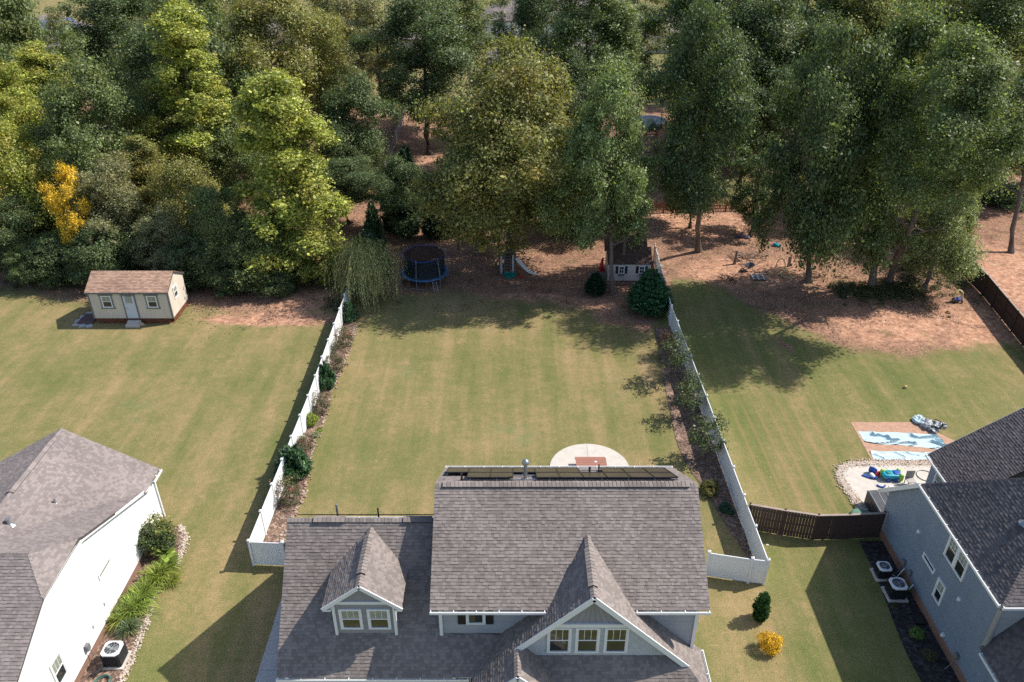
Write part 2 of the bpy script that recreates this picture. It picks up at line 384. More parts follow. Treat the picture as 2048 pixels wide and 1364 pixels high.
bedW = smooth_pts([(-19.4, 34.3), (-18.75, 33.6), (-18.45, 32.2), (-18.5, 30.6), (-18.85, 29.2), (-18.6, 27.6), (-18.45, 25.8), (-18.4, 24), (-18.5, 22)], 5, False)
slab('mulch_bed', [(-20.4, 34.3), (-20.4, 22)] + bedW[::-1], M['mulch'], -.05, .03, 'planted bed along the white house wall')
def stones(name, path, n, w, mat, label, size=(.05, .11), z=.03):
    mb = MB(); L_ = [0]
    for a, b in zip(path, path[1:]): L_.append(L_[-1] + math.hypot(b[0] - a[0], b[1] - a[1]))
    for q in range(n):
        t = random.uniform(0, L_[-1]); j = max(0, min(len(path) - 2, int(np.searchsorted(L_, t)) - 1))
        f = (t - L_[j]) / max(1e-6, L_[j + 1] - L_[j]); a, b = path[j], path[j + 1]
        nx_, ny_ = -(b[1] - a[1]), b[0] - a[0]; l = math.hypot(nx_, ny_) or 1; o = random.gauss(0, w * .4)
        r = random.uniform(*size)
        mb.blob((a[0] + (b[0] - a[0]) * f + nx_ / l * o, a[1] + (b[1] - a[1]) * f + ny_ / l * o, z + r * .15), (r, r * random.uniform(.6, 1), r * .6), q, .25, 6, 4)
    return mb.build(name, mat, kind='stuff', label=label)
stones('edging_stones', bedL, 520, .22, M['claystone'], 'small stones edging the left mulch bed')
stones('edging_stones', bedW, 1100, .26, M['rock'], 'pale river rocks edging the bed by the white house', (.03, .065))
# round patio and the neighbour's slab
circ = [(4.95 + 2.55 * math.cos(t), 39.4 + 2.55 * math.sin(t)) for t in np.linspace(0, math.pi, 33)]
pt = slab('patio', circ + [(2.4, 32), (7.5, 32)], M['concrete'], -.05, .05, 'pale half round concrete patio behind the grey house')
mb = MB()
mb.box((4.95, 37, .0515), (.02, 9.8, .003)); mb.build('patio_joint', M['graytrim'], kind='structure', label='tooled joint across the round patio')
pR = smooth_pts([(21.6, 39.6), (20.95, 39.1), (20.85, 38.2), (21.0, 36.9), (21.3, 35.6), (21.2, 34.0)], 4, False)
slab('patio', [(30, 39.7), (23, 39.75)] + pR + [(30, 34)], M['concrete'], -.05, .05, 'cream concrete slab behind the blue house')
stones('border_rocks', [(27, 39.95), (23, 40.0), (21.6, 39.85), (20.8, 39.3), (20.6, 38.4), (20.75, 37), (20.95, 35.8), (20.8, 35.0)], 2300, .42, M['rock'], 'white river rocks bordering the cream concrete slab', (.035, .07), .03)
mb = MB(); mb.box((24.3, 38.2, .0515), (.03, 3.2, .003), rz=.35); mb.build('patio_joint', M['graytrim'], kind='structure', label='joint in the cream slab')
# side walk left of the grey house: separate concrete panels
for j, (ya, yb) in enumerate([(18.4, 21.6), (21.62, 24.6), (24.62, 27.4), (27.42, 31)]):
    slab('side_walk', [(-12.1, ya), (-10, ya), (-10, yb), (-12.1 + .012 * j, yb)], M['concrete_dull'], -.05, .04, 'grey concrete walk panel beside the grey house')

# ---------------------------------------------------------------- laid courses (shingles, lap siding, boards)
def frame_of(poly):
    P_ = [Vector(p) for p in poly]; n = Vector((0, 0, 0))
    for a in range(len(P_)): n += P_[a].cross(P_[(a + 1) % len(P_)])
    n.normalize()
    return P_, n
def lay(poly, expo, wr, th, up=None, lift=.0, outward=None, jitter=0.0, mb=None, gap=0.0):
    P_, n = frame_of(poly)
    ref = Vector(outward) if outward is not None else Vector((0, 0, 1))
    if n.dot(ref) < 0: n = -n
    v = Vector(up) if up is not None else Vector((0, 0, 1))
    v = (v - n * v.dot(n)).normalized(); u = v.cross(n)
    O = P_[0]; q = [((p - O).dot(u), (p - O).dot(v)) for p in P_]
    v0, v1 = min(b for a, b in q), max(b for a, b in q)
    def scan(h):
        xs_ = []
        for a in range(len(q)):
            (xa, ya), (xb, yb) = q[a], q[(a + 1) % len(q)]
            if (ya > h) != (yb > h): xs_.append(xa + (h - ya) * (xb - xa) / (yb - ya))
        return sorted(xs_)
    mb = mb or MB(); h = v0
    while h < v1 - 1e-3:
        h2 = min(h + expo, v1); A, B = scan(h + 1e-4), scan(h2 - 1e-4)
        if len(A) != len(B): Cc = scan((h + h2) / 2); A = B = Cc
        for a in range(0, len(A) - 1, 2):
            L0, R0, L1, R1 = A[a], A[a + 1], B[a], B[a + 1]
            lo, hi = min(L0, L1), max(R0, R1); x = lo - random.uniform(0, wr[0])
            while x < hi - 1e-4:
                x2 = x + random.uniform(*wr); a0, b0 = max(x, L0), min(x2 - gap, R0); a1, b1 = max(x, L1), min(x2 - gap, R1)
                if b0 < a0: a0 = b0 = max(min(a0, R0), L0) 
                if b1 < a1: a1 = b1 = max(min(a1, R1), L1)
                if b0 - a0 > .004 or b1 - a1 > .004:
                    t = th * random.choice((1, 1, 1.7)) if jitter else th
                    hh = h - (random.choice((0, 0, .012)) if jitter else 0)
                    g = lambda uu, vv, ww: tuple(O + u * uu + v * vv + n * (ww + lift))
                    mb.quad(g(a0, hh, t), g(b0, hh, t), g(b1, h2, .002), g(a1, h2, .002))
                    i = len(mb.v) - 4; mb.v += [g(a0, hh, 0), g(b0, hh, 0)]
                    mb.f.append((i + 4, i + 5, i + 1, i)); mb.f.append((i, i + 3, i + 4)); mb.f.append((i + 1, i + 5, i + 2))
                x = x2
        h = h2
    return mb
def cap_run(mb, a, b, w=.15, step=.16, n1=(0, 0, 1), drop=.08):
    """overlapping ridge-cap tabs from a to b"""
    a, b = Vector(a), Vector(b); L_ = (b - a).length; d = (b - a).normalized(); x = d.cross(Vector((0, 0, 1))).normalized(); up = x.cross(d)
    if up.z < 0: up = -up
    k = int(L_ / step)
    for j in range(k):
        p = a + d * (j * L_ / k); q = a + d * ((j + 1.05) * L_ / k)
        for s in (-1, 1):
            mb.quad(p + up * .035, p + x * s * w - up * (drop - .015) , q + x * s * w - up * (drop + .0), q + up * .012)
    return mb

class Roof:
    def __init__(s, parent, mat): s.slab = MB(); s.sh = MB(); s.cap = MB(); s.trim = MB(); s.gut = MB(); s.p = parent; s.m = mat; s.mid = Vector(parent.location)
    def plane(s, poly, expo=.145, wr=(.10, .22)):
        P_, n = frame_of(poly)
        if n.z < 0: n = -n
        s.slab.prism([p - n * .004 for p in P_], -n * .12)
        lay(poly, expo, wr, .017, jitter=1, mb=s.sh)
    def ridge(s, a, b, vent=None):
        cap_run(s.cap, a, b)
        if vent:
            A, B = Vector(vent[0]), Vector(vent[1]); d = (B - A).normalized(); x = d.cross(Vector((0, 0, 1))).normalized()
            up = Vector((0, 0, .075)); cap_run(s.cap, A + up * .75, B + up * .75, .2, .18, drop=.08)
            for sg in (-1, 1):
                s.slab.bar(A + x * sg * .09 - Vector((0, 0, .035)), B + x * sg * .09 - Vector((0, 0, .035)), .18, .07, up=(x * sg * .5 + Vector((0, 0, 1))))
    def rake(s, a, b, h=.2, w=.04, dz=-.2):
        cx = s.slab.v[0][0]; a, b = Vector(a), Vector(b); inn = (s.mid - (a + b) / 2); inn.z = 0; d = (b - a); d.z = 0; d.normalize(); inn = (inn - d * inn.dot(d)).normalized() * .05
        MB().bar(a + inn + Vector((0, 0, dz)), b + inn + Vector((0, 0, dz)), w, h).build('rake_trim', M['white'], s.p)
    def board(s, a, b, w, h): MB().bar(a, b, w, h).build('rake_trim', M['white'], s.p)
    def gutter(s, a, b, out, n=None):
        a, b, o = Vector(a), Vector(b), Vector(out); s.gut = MB()
        c = o * .07 + Vector((0, 0, -.075))
        s.gut.bar(a + c, b + c, .012, .11) ; s.gut.bar(a + o * .13 + Vector((0, 0, -.06)), b + o * .13 + Vector((0, 0, -.06)), .03, .12)
        s.gut.bar(a + c + Vector((0, 0, -.055)), b + c + Vector((0, 0, -.055)), .13, .012)
        L_ = (b - a).length; m = max(1, int(L_ / (.95)))
        for j in range(m + 1):
            p = a + (b - a) * ((j + .05) / (m + .1)); s.gut.bar(p + Vector((0, 0, .0)) - o * .06, p + o * .14, .035, .02)
        s.gut.build('gutter', M['white'], s.p)
    def done(s):
        s.slab.build('roof', M['underlay'], s.p)
        s.sh.build('shingles', s.m, s.p, kind='stuff')
        if s.cap.f: s.cap.build('ridge_cap', s.m, s.p, kind='stuff')

def wall(parent, poly, out, mat, expo=.115, name='siding', th=.012, up=None, wr=(100, 100), gap=0):
    """solid backing plus real lap courses on the outside"""
    P_, n = frame_of(poly); o = Vector(out)
    mb = MB(); mb.prism([p - o * .004 for p in P_], -o * .14); mb.build('wall', mat, parent)
    lay(poly, expo, wr, th, up=up, outward=out, gap=gap).build(name, mat, parent, kind='stuff')
def window(parent, c, wd, ht, out, upper=3, split=.5, trim=.09, mat_hi='glass_olive_reflection', mat_lo='glass', frame='white', name='window', muntin_rows=1, lower=1):
    """c: centre on the wall face; out: unit outward normal; frame proud of the wall, panes recessed"""
    o = Vector(out); u = Vector((0, 0, 1)).cross(o).normalized(); c = Vector(c)
    def bx(mb, cu, cz, w_, h_, d0, d1):
        a = c + u * cu + Vector((0, 0, cz)); mb.bar(a + o * d0, a + o * d1, w_, h_)
    f = MB(); t = trim
    bx(f, 0, ht / 2 - t / 2, wd, t, -.02, .05); bx(f, 0, -ht / 2 + t / 2, wd, t, -.02, .06)
    for s in (-1, 1): bx(f, s * (wd / 2 - t / 2), 0, t, ht - 2 * t, -.02, .05)
    iw, ih = wd - 2 * t, ht - 2 * t; zs = -ih / 2 + ih * split
    bx(f, 0, zs, iw, .05, -.02, .035)
    for s in (-1, 1): bx(f, s * (iw / 2 - .02), 0, .04, ih, -.02, .03)
    for j in range(1, upper): bx(f, -iw / 2 + iw * j / upper, (zs + ih / 2) / 2, .022, ih / 2 - zs, -.005, .022)
    for j in range(1, lower): bx(f, -iw / 2 + iw * j / lower, (zs - ih / 2) / 2, .022, ih / 2 + zs, -.005, .022)
    for r_ in range(1, muntin_rows): bx(f, 0, zs + (ih / 2 - zs) * r_ / muntin_rows, iw, .022, -.005, .022)
    wo = f.build(name, M[frame], parent)
    g = MB(); bx(g, 0, (zs + ih / 2) / 2, iw - .02, ih / 2 - zs - .02, .004, .012); g.build('pane', M[mat_hi], wo)
    g = MB(); bx(g, 0, (zs - ih / 2) / 2, iw - .02, ih / 2 + zs - .02, .004, .012); g.build('pane', M[mat_lo], wo)
    return wo
class Bits:
    def __init__(s, name, mat, parent): s.a = (name, mat, parent)
    def box(s, *a): MB().box(*a).build(*s.a); return s
def pipe(parent, base, h, r=.045, mat='metal', top=True):
    mb = MB(); b = Vector(base)
    mb.lathe(tuple(b), [(r * 3.2, -.02), (r * 2.4, .03), (r * 1.1, .1), (r, h), (r * .7, h)], 10)
    if top: mb.lathe((b.x, b.y, b.z + h), [(r * 1.25, -.08), (r * 1.25, .0), (r * .5, .01)], 10)
    return mb.build('vent_pipe', M[mat], parent, smooth=False)

# ---------------------------------------------------------------- the grey house in the middle
H1 = empty('grey_house', (2, 27, 0), 'grey two storey house with weathered shingle roof, solar panels and front gables', 'house')
def loc(o): pass
HP = lambda o: o
class _P: pass
# children are modelled in world space; their parent empty carries the offset
def world_parent(e):
    bpy.context.view_layer.update()
    return e
def fix_parent(e):
    inv = Matrix.Translation(-e.location) if e.rotation_euler.z == 0 else (Matrix.Translation(e.location) @ Matrix.Rotation(e.rotation_euler.z, 4, 'Z')).inverted()
    for ch in e.children: ch.matrix_parent_inverse = inv
ME = 6.15; MB_ = 6.3; MR = (27.42, 9.21)     # main eave height, ridge (Y, z)
r = Roof(H1, M['shingle'])
r.plane([(-3.46, 22.95, ME), (8.33, 22.95, ME), (8.33, *MR), (-3.46, *MR)])
r.plane([(8.33, 32.0, MB_), (-3.46, 32.0, MB_), (-3.46, *MR), (8.33, *MR)])
r.ridge((-3.46, *MR), (8.33, *MR), ((-3.1, MR[0], MR[1]), (7.95, MR[0], MR[1])))
for x in (-3.48, 8.35):
    r.rake((x, 22.95, ME), (x, *MR)); r.rake((x, 32.0, MB_), (x, *MR))
r.gutter((-3.46, 22.95, ME), (1.42, 22.95, ME), (0, -1, 0)); r.gutter((5.2, 22.95, ME), (8.33, 22.95, ME), (0, -1, 0))
r.gutter((-3.46, 32.0, MB_), (8.33, 32.0, MB_), (0, 1, 0))
# big front gable
r.plane([(3.29, 22.04, 7.96), (3.29, 25.5, 7.96), (1.48, 23.0, 6.15), (1.48, 23.36, 6.15), (-.43, 23.36, 4.24), (-1.7, 22.06, 2.97), (-1.7, 20.7, 2.97), (.23, 20.7, 4.9), (.23, 22.04, 4.9)])
r.plane([(3.29, 22.04, 7.96), (7.48, 22.04, 3.77), (8.44, 21.08, 2.81), (8.44, 23.62, 2.81), (8.0, 23.62, 3.25), (8.0, 23.36, 3.25), (5.1, 23.36, 6.15), (5.1, 23.0, 6.15), (3.29, 25.5, 7.96)])
r.ridge((3.29, 22.04, 7.96), (3.29, 25.5, 7.96), ((3.29, 22.6, 7.96), (3.29, 24.7, 7.96)))
r.plane([(.23, 20.7, 4.9), (.23, 22.35, 4.9), (1.05, 22.35, 4.08), (2.32, 21.08, 2.81), (2.32, 20.7, 2.81)])
r.plane([(1.05, 22.35, 4.08), (7.17, 22.35, 4.08), (8.44, 21.08, 2.81), (2.32, 21.08, 2.81)])
r.ridge((.23, 20.7, 4.9), (.23, 22.04, 4.9)); r.ridge((8.44, 21.08, 2.81), (7.5, 22.02, 3.75))
r.gutter((8.44, 21.08, 2.81), (8.44, 23.62, 2.81), (1, 0, 0))
r.board((3.29, 22.02, 7.86), (.18, 22.02, 4.75), .05, .24); r.board((3.29, 22.02, 7.86), (7.45, 22.02, 3.70), .05, .24)
r.board((.23, 20.68, 4.8), (-1.75, 20.68, 2.85), .05, .2); r.board((.23, 20.68, 4.8), (2.36, 20.68, 2.72), .05, .2)
# garage wing
GE, GR = (22.06, 2.97), (26.8, 7.68)
r.plane([(-10.15, *GE), (-1.7, *GE), (-.43, 23.33, 4.232), (-3.1, 23.33, 4.232), (-3.1, *GR), (-10.15, *GR)])
r.plane([(-10.15, *GR), (-3.1, *GR), (-3.1, 31.6, 3.15), (-10.15, 31.6, 3.15)])
r.ridge((-10.15, *GR), (-3.45, *GR), ((-8.95, *GR), (-7.55, *GR))); 
r.ridge((-5.0, *GR), (-3.6, *GR), ((-4.9, *GR), (-3.6, *GR)))
r.rake((-10.17, *GE), (-10.17, *GR)); r.rake((-10.17, 31.6, 3.15), (-10.17, *GR))
r.gutter((-10.15, *GE), (-1.85, *GE), (0, -1, 0)); r.gutter((-10.15, 31.6, 3.15), (-3.2, 31.6, 3.15), (0, 1, 0))
# dormer on the garage wing
DX, DZ = -6.35, 7.45; DL, DR_, DE = -8.02, -4.66, 6.1
r.plane([(DX, 23.1, DZ), (DX, 26.55, DZ), (DL, 25.2, DE), (DL, 23.1, DE)]); r.plane([(DX, 23.1, DZ), (DX, 26.55, DZ), (DR_, 25.2, DE), (DR_, 23.1, DE)])
r.ridge((DX, 23.1, DZ), (DX, 26.5, DZ), ((DX, 23.75, DZ), (DX, 26.0, DZ)))
r.board((DX, 23.08, DZ - .09), (DL, 23.08, DE - .09), .05, .18); r.board((DX, 23.08, DZ - .09), (DR_, 23.08, DE - .09), .05, .18)
r.board((DL + .0, 23.2, DE - .16), (DL + .34, 23.2, DE - .16), .22, .09); r.board((DR_ - .0, 23.2, DE - .16), (DR_ - .34, 23.2, DE - .16), .22, .09)
r.done()
wl = wall
wl(H1, [(-7.66, 23.35, 4.2), (-5.0, 23.35, 4.2), (-5.0, 23.35, 6.25), (DX, 23.35, 7.3), (-7.66, 23.35, 6.25)], (0, -1, 0), M['siding_mid'])
wl(H1, [(-7.66, 23.35, 4.2), (-7.66, 25.4, 6.2), (-7.66, 23.35, 6.2)], (-1, 0, 0), M['siding_mid']); wl(H1, [(-5.0, 23.35, 4.2), (-5.0, 25.4, 6.2), (-5.0, 23.35, 6.2)], (1, 0, 0), M['siding_mid'])
tr = Bits('corner_board', M['white'], H1); tr.box((-7.62, 23.32, 5.2), (.12, .12, 2.0)).box((-5.03, 23.32, 5.2), (.12, .12, 2.0)).box((-6.33, 23.31, 6.20), (2.56, .08, .15))
# front walls of the main block and gable
wl(H1, [(-3.1, 23.35, 0), (7.96, 23.35, 0), (7.96, 23.35, 6.1), (-3.1, 23.35, 6.1)], (0, -1, 0), M['siding_grey'])
tr.box((-3.07, 23.31, 5.1), (.14, .1, 2.1)).box((7.93, 23.31, 4.6), (.14, .1, 3.2))
wl(H1, [(-.6, 22.35, 4.0), (7.2, 22.35, 4.0), (5.22, 22.35, 5.98), (1.38, 22.35, 5.98)], (0, -1, 0), M['siding_light'], .15, 'shakes', .014, None, (.12, .3), .006)
wl(H1, [(1.38, 22.351, 5.98), (5.22, 22.351, 5.98), (3.29, 22.351, 7.86)], (0, -1, 0), M['siding_mid'], 5, 'boards', .02, None, (.3, .3), .02)
tr.box((3.29, 22.30, 6.02), (3.66, .12, .2))
wl(H1, [(-3.1, 23.35, 0), (-3.1, 31.6, 0), (-3.1, 31.6, 6.2), (-3.1, 27.45, 9.1), (-3.1, 23.35, 6.2)], (-1, 0, 0), M['siding_grey'])
wl(H1, [(7.96, 23.35, 0), (7.96, 31.6, 0), (7.96, 31.6, 6.2), (7.96, 27.45, 9.1), (7.96, 23.35, 6.2)], (1, 0, 0), M['siding_grey'])
wl(H1, [(-3.1, 31.6, 0), (7.96, 31.6, 0), (7.96, 31.6, 6.1), (-3.1, 31.6, 6.1)], (0, 1, 0), M['siding_grey'], .3)
wl(H1, [(-9.85, 22.4, 0), (-9.85, 31.3, 0), (-9.85, 31.3, 3.2), (-9.85, 26.8, 7.5), (-9.85, 22.4, 3.1)], (-1, 0, 0), M['siding_grey'])
wl(H1, [(-9.85, 22.4, 0), (-1.4, 22.4, 0), (-1.4, 22.4, 3.1), (-9.85, 22.4, 3.1)], (0, -1, 0), M['siding_mid'])
wl(H1, [(-9.85, 31.3, 0), (-3.1, 31.3, 0), (-3.1, 31.3, 3.2), (-9.85, 31.3, 3.2)], (0, 1, 0), M['siding_grey'], .3)
tr.box((-9.82, 22.36, 1.5), (.16, .12, 3.0))

window(H1, (-6.93, 23.33, 5.18), .98, 1.24, (0, -1, 0), mat_hi='glass_pale', mat_lo='glass_olive_reflection')
window(H1, (-5.72, 23.33, 5.18), .98, 1.24, (0, -1, 0), mat_hi='glass_pale', mat_lo='glass_olive_reflection')
for xc in (1.98, 3.17, 4.38): window(H1, (xc, 22.33, 5.06), 1.02, 1.54, (0, -1, 0))
window(H1, (-1.56, 23.33, 5.5), .84, 1.26, (0, -1, 0), mat_hi='glass_pale')
window(H1, (-2.0, 22.38, 1.9), 1.2, 1.5, (0, -1, 0), upper=3)
for xc in (-2.16, -.97):
    s = MB(); s.box((xc, 23.31, 5.45), (.34, .05, 1.16))
    for j in (-1, 0, 1): s.box((xc + j * .11, 23.28, 5.45), (.015, .02, 1.1))
    s.build('shutter', M['black'], H1)
# solar panels on the rear slope of the main roof
slp = (MR[1] - MB_) / (32.0 - MR[0]); ln = math.sqrt(1 + slp * slp)
def rear(x, d, h=.0):
    """point on the rear slope, d metres down from the ridge"""
    return Vector((x, MR[0] + d / ln + h * slp / ln, MR[1] - d * slp / ln + h / ln))
rowA = [-3.15, -2.07, -1.01, .06, 1.13, 2.2, 4.36, 5.43, 6.5]; rowB = [-2.07, -1.01, 1.13, 2.2, 3.28, 4.36, 5.43, 6.5]
for row, d0 in ((rowA, 2.2), (rowB, .5)):
    for x in row:
        m_ = MB(); q = [rear(x + .01, d0, .2), rear(x + 1.05, d0, .2), rear(x + 1.05, d0 + 1.66, .2), rear(x + .01, d0 + 1.66, .2)]
        nn = Vector((0, slp, 1)).normalized(); m_.prism(q, -nn * .04)
        for e in range(4): m_.bar(q[e], q[(e + 1) % 4], .03, .05, up=nn)
        po = m_.build('solar_panel', M['blackplastic'], H1)
        c_ = MB(); cen = sum(q, Vector()) / 4; c_.quad(*[(cen + (p - cen) * .965 + nn * .004) for p in q]); c_.build('cell_sheet', M['solar'], po)
rl = MB()
for d in (.6, 1.9, 2.5, 3.7): rl.bar(rear(-3.2 if d > 2.5 else -2.1, d, .09), rear(7.6, d, .09), .04, .06)
for x in np.arange(-3.1, 7.6, 1.2):
    for d in (.55, 2.3): rl.bar(rear(x, d, .0), rear(x, d, .15), .05, .05)
rl.build('panel_rail', M['metal'], H1)
for j in range(7):                                              # garage wing rear slope
    x = -9.75 + j * .93; y0 = 26.8 + .12; s_ = (7.68 - 3.15) / 4.8; n_ = Vector((0, s_, 1)).normalized()
    pt_ = lambda xx, t: Vector((xx, 26.8 + t, 7.68 - t * s_)) + n_ * .2
    q = [pt_(x, .25), pt_(x + .91, .25), pt_(x + .91, 1.45), pt_(x, 1.45)]; m_ = MB(); m_.prism(q, -n_ * .04); m_.build('solar_panel', M['blackplastic'], H1)
pipe(H1, rear(.62, 1.1), .95, .08); pipe(H1, rear(-2.3, .8), .45, .045, 'blackplastic'); pipe(H1, rear(3.72, 2.6), .5, .05, 'blackplastic'); pipe(H1, rear(4.2, 3.0), .6, .035, 'blackplastic', False)
b_ = MB(); t_ = rear(.62, 1.1); b_.blob((t_.x, t_.y, t_.z + 1.05), (.17, .17, .17), 3, .02, 12, 8); b_.build('turbine_vent', M['metal'], H1, smooth=True)
pipe(H1, (-8.05, 27.5, 6.95), .95, .05, 'metal'); pipe(H1, (-6.15, 27.4, 7.0), .75, .035, 'blackplastic')
fix_parent(H1)

# ---------------------------------------------------------------- the white house at the left
H2 = empty('white_house', (-25, 28, 0), 'white sided house at the left with pale grey hipped shingle roof', 'house')
r = Roof(H2, M['shingle_light'])
RX, RZ = -24.75, 6.5
r.plane([(-20.0, 35.1, 3.65), (RX, 35.1, RZ), (RX, 26.2, RZ), (-20.0, 33.1, 3.65)])
r.plane([(RX, 35.1, RZ), (-29.8, 35.1, 3.6), (-29.8, 25.4, 3.6), (RX, 25.4, RZ)])
zB = lambda y: 6.08 + .41 * (27.3 - y)
r.plane([(-20.1, 27.3, zB(27.3)), (-20.1, 33.1, zB(33.1)), (RX, 26.27, zB(26.27)), (RX, 25.35, zB(25.35)), (-21.4, 25.35, zB(25.35))])
r.plane([(-20.15, 27.3, 6.08), (-20.15, 23.7, 5.95), (-21.4, 25.4, 6.9)])
r.plane([(-20.15, 23.7, 5.95), (-21.4, 25.4, 6.9), (-32, 25.4, 6.9), (-32, 19.5, 3.6), (-20.3, 19.5, 3.6)])
r.plane([(RX, 25.4, 6.9), (RX, 29, 5.4), (-32, 29, 5.4), (-32, 25.4, 6.9)])
r.ridge((RX, 35.1, RZ), (RX, 27.2, RZ), ((RX, 34.0, RZ), (RX, 29.9, RZ)))
r.ridge((-20.2, 23.75, 5.98), (-21.4, 25.4, 6.9)); r.ridge((-21.4, 25.4, 6.9), (-32, 25.4, 6.9), ((-22.9, 25.4, 6.9), (-27, 25.4, 6.9)))
r.rake((-20.0, 35.12, 3.65), (RX, 35.12, RZ)); r.gutter((-20.0, 35.1, 3.62), (-20.0, 34.0, 3.62), (1, 0, 0))
r.rake((-20.1, 27.3, 6.08), (-20.03, 34.0, 3.5), .16); r.rake((-20.1, 27.3, 6.08), (-20.1, 23.7, 5.95), .16); r.rake((-20.1, 23.7, 5.95), (-20.25, 19.5, 3.6), .16)
r.done()
wl(H2, [(-20.4, 35.2 - .35, .4), (-20.4, 19.8, .4), (-20.4, 19.8, 3.6), (-20.4, 23.7, 5.85), (-20.4, 27.3, 5.95), (-20.4, 34.85, 2.98)], (1, 0, 0), M['siding_white'])
wl(H2, [(-20.4, 34.85, .4), (-29.3, 34.85, .4), (-29.3, 34.85, 3.7), (RX, 34.85, 6.35), (-20.4, 34.85, 3.6)], (0, 1, 0), M['siding_white'], .3)
mb = MB(); mb.box((-24.85, 27.3, .2), (8.95, 15.1, .4)); mb.build('brick_foundation', M['brick'], H2)
mb = MB(); mb.bar((-20.33, 34.8, .3), (-20.33, 34.8, 3.3), .09, .07); mb.bar((-20.33, 34.8, 3.3), (-20.02, 34.6, 3.55), .08, .07)
mb.build('downspout', M['white'], H2)
window(H2, (-20.38, 28.37, 2.85), 1.25, .34, (1, 0, 0), upper=1, split=.06, trim=.05, mat_hi='glass_pale')
window(H2, (-20.38, 23.2, 2.0), .9, 1.5, (1, 0, 0), upper=3, mat_hi='glass_pale')
for (y, z) in ((27.5, 1.4), (26.2, 1.3)):
    v_ = MB(); v_.box((-20.34, y, z), (.1, .12, .12)).box((-20.28, y, z - .05), (.06, .08, .06)); v_.build('wall_vent', M['white'], H2)
mt = MB(); mt.box((-20.28, 25.2, .95), (.16, .25, .35)); mt.tube([(-20.2, 25.2, .8), (-20.15, 25.2, .3), (-19.9, 25.3, .1)], .02); mt.build('meter_box', M['graytrim'], H2)
pipe(H2, (-23.0, 30.3, 5.35), .35, .045); pipe(H2, (-24.0, 28.2, 5.95), .4, .09)
fix_parent(H2)

# ---------------------------------------------------------------- the blue house at the right
H3 = empty('blue_house', (25, 27, 0), 'blue grey house at the right with charcoal shingle roof above the two air conditioners', 'house')
r = Roof(H3, M['shingle_dark']); z0 = 5.9
r.plane([(20.9, 23.4, z0), (20.9, 31.2, z0), (24.8, 27.3, 9.8)])
r.plane([(20.9, 23.4, z0), (33, 23.4, z0), (33, 27.3, 9.8), (24.8, 27.3, 9.8)])
r.plane([(20.9, 31.2, z0), (24.8, 27.3, 9.8), (33, 27.3, 9.8), (33, 34.6, 2.5), (20.9, 34.6, 2.5)])
r.ridge((20.9, 31.2, z0), (24.8, 27.3, 9.8)); r.ridge((20.9, 23.4, z0), (24.8, 27.3, 9.8)); r.ridge((24.8, 27.3, 9.8), (33, 27.3, 9.8))
r.gutter((20.9, 23.4, z0), (20.9, 31.2, z0), (-1, 0, 0)); r.gutter((20.9, 23.4, z0), (33, 23.4, z0), (0, -1, 0))
r.board((20.88, 31.2, z0 - .08), (20.88, 34.62, 2.42), .05, .22); r.board((20.98, 31.2, z0 - .2), (20.98, 34.5, 2.4), .2, .04)
r.plane([(24.7, 33.2, 3.0), (24.7, 37.2, 3.0), (29.6, 37.2, 6.63), (29.6, 33.2, 6.63)]); r.plane([(29.6, 37.2, 6.63), (29.6, 33.2, 6.63), (34.5, 33.2, 3), (34.5, 37.2, 3)])
r.gutter((24.7, 33.4, 3.0), (24.7, 37.2, 3.0), (-1, 0, 0)); r.board((24.7, 37.2, 2.92), (29.6, 37.2, 6.55), .04, .14)
r.plane([(20.9, 19.0, 3.0), (20.9, 23.57, 3.0), (22.8, 23.57, 5.75), (22.8, 19.0, 5.75)])
r.gutter((20.9, 19.0, 3.0), (20.9, 23.3, 3.0), (-1, 0, 0))
r.done()
wl(H3, [(21.1, 18.5, .55), (21.1, 33.9, .55), (21.1, 33.9, 2.98), (21.1, 31.2, 5.68), (21.1, 31.1, 5.8), (21.1, 23.6, 5.8), (21.1, 23.5, 2.95), (21.1, 18.5, 2.95)], (-1, 0, 0), M['siding_blue'])
wl(H3, [(21.1, 23.6, 3.0), (33, 23.6, 3.0), (33, 23.6, 5.8), (21.1, 23.6, 5.8)], (0, -1, 0), M['siding_grey'])
wl(H3, [(21.1, 33.9, .5), (33, 33.9, .5), (33, 33.9, 2.95), (21.1, 33.9, 2.95)], (0, 1, 0), M['siding_blue'], .25)
wl(H3, [(24.95, 34, 0.1), (24.95, 36.9, 0.1), (24.95, 36.9, 3.0), (24.95, 34, 3.0)], (-1, 0, 0), M['siding_blue'])
wl(H3, [(24.95, 36.9, 0.1), (34.2, 36.9, 0.1), (34.2, 36.9, 3.0), (29.6, 36.9, 6.5), (24.95, 36.9, 3.0)], (0, 1, 0), M['siding_blue'], .3)
mb = MB(); mb.box((27.1, 26.2, .275), (12.05, 15.5, .55)); mb.build('brick_foundation', M['brick'], H3)
tr = Bits('corner_board', M['taupe'], H3); tr.box((21.08, 23.56, 4.4), (.14, .16, 2.8)); MB().bar((20.98, 23.45, 5.6), (21.0, 23.5, 3.3), .09, .07).build('downspout', M['taupe'], H3)
for yc in (27.62, 26.72): window(H3, (21.08, yc, 4.87), .9, 1.36, (-1, 0, 0), upper=3, mat_hi='glass_pale', split=.55, muntin_rows=2)
window(H3, (21.08, 28.83, 2.76), 1.22, .34, (-1, 0, 0), upper=1, split=.06, trim=.06, mat_hi='glass')
window(H3, (21.08, 27.42, 2.28), .74, 1.24, (-1, 0, 0), upper=2, mat_hi='glass_pale', split=.5)
window(H3, (24.93, 35.75, 2.0), .9, 1.1, (-1, 0, 0), upper=1, mat_hi='red' if False else 'glass_pale')
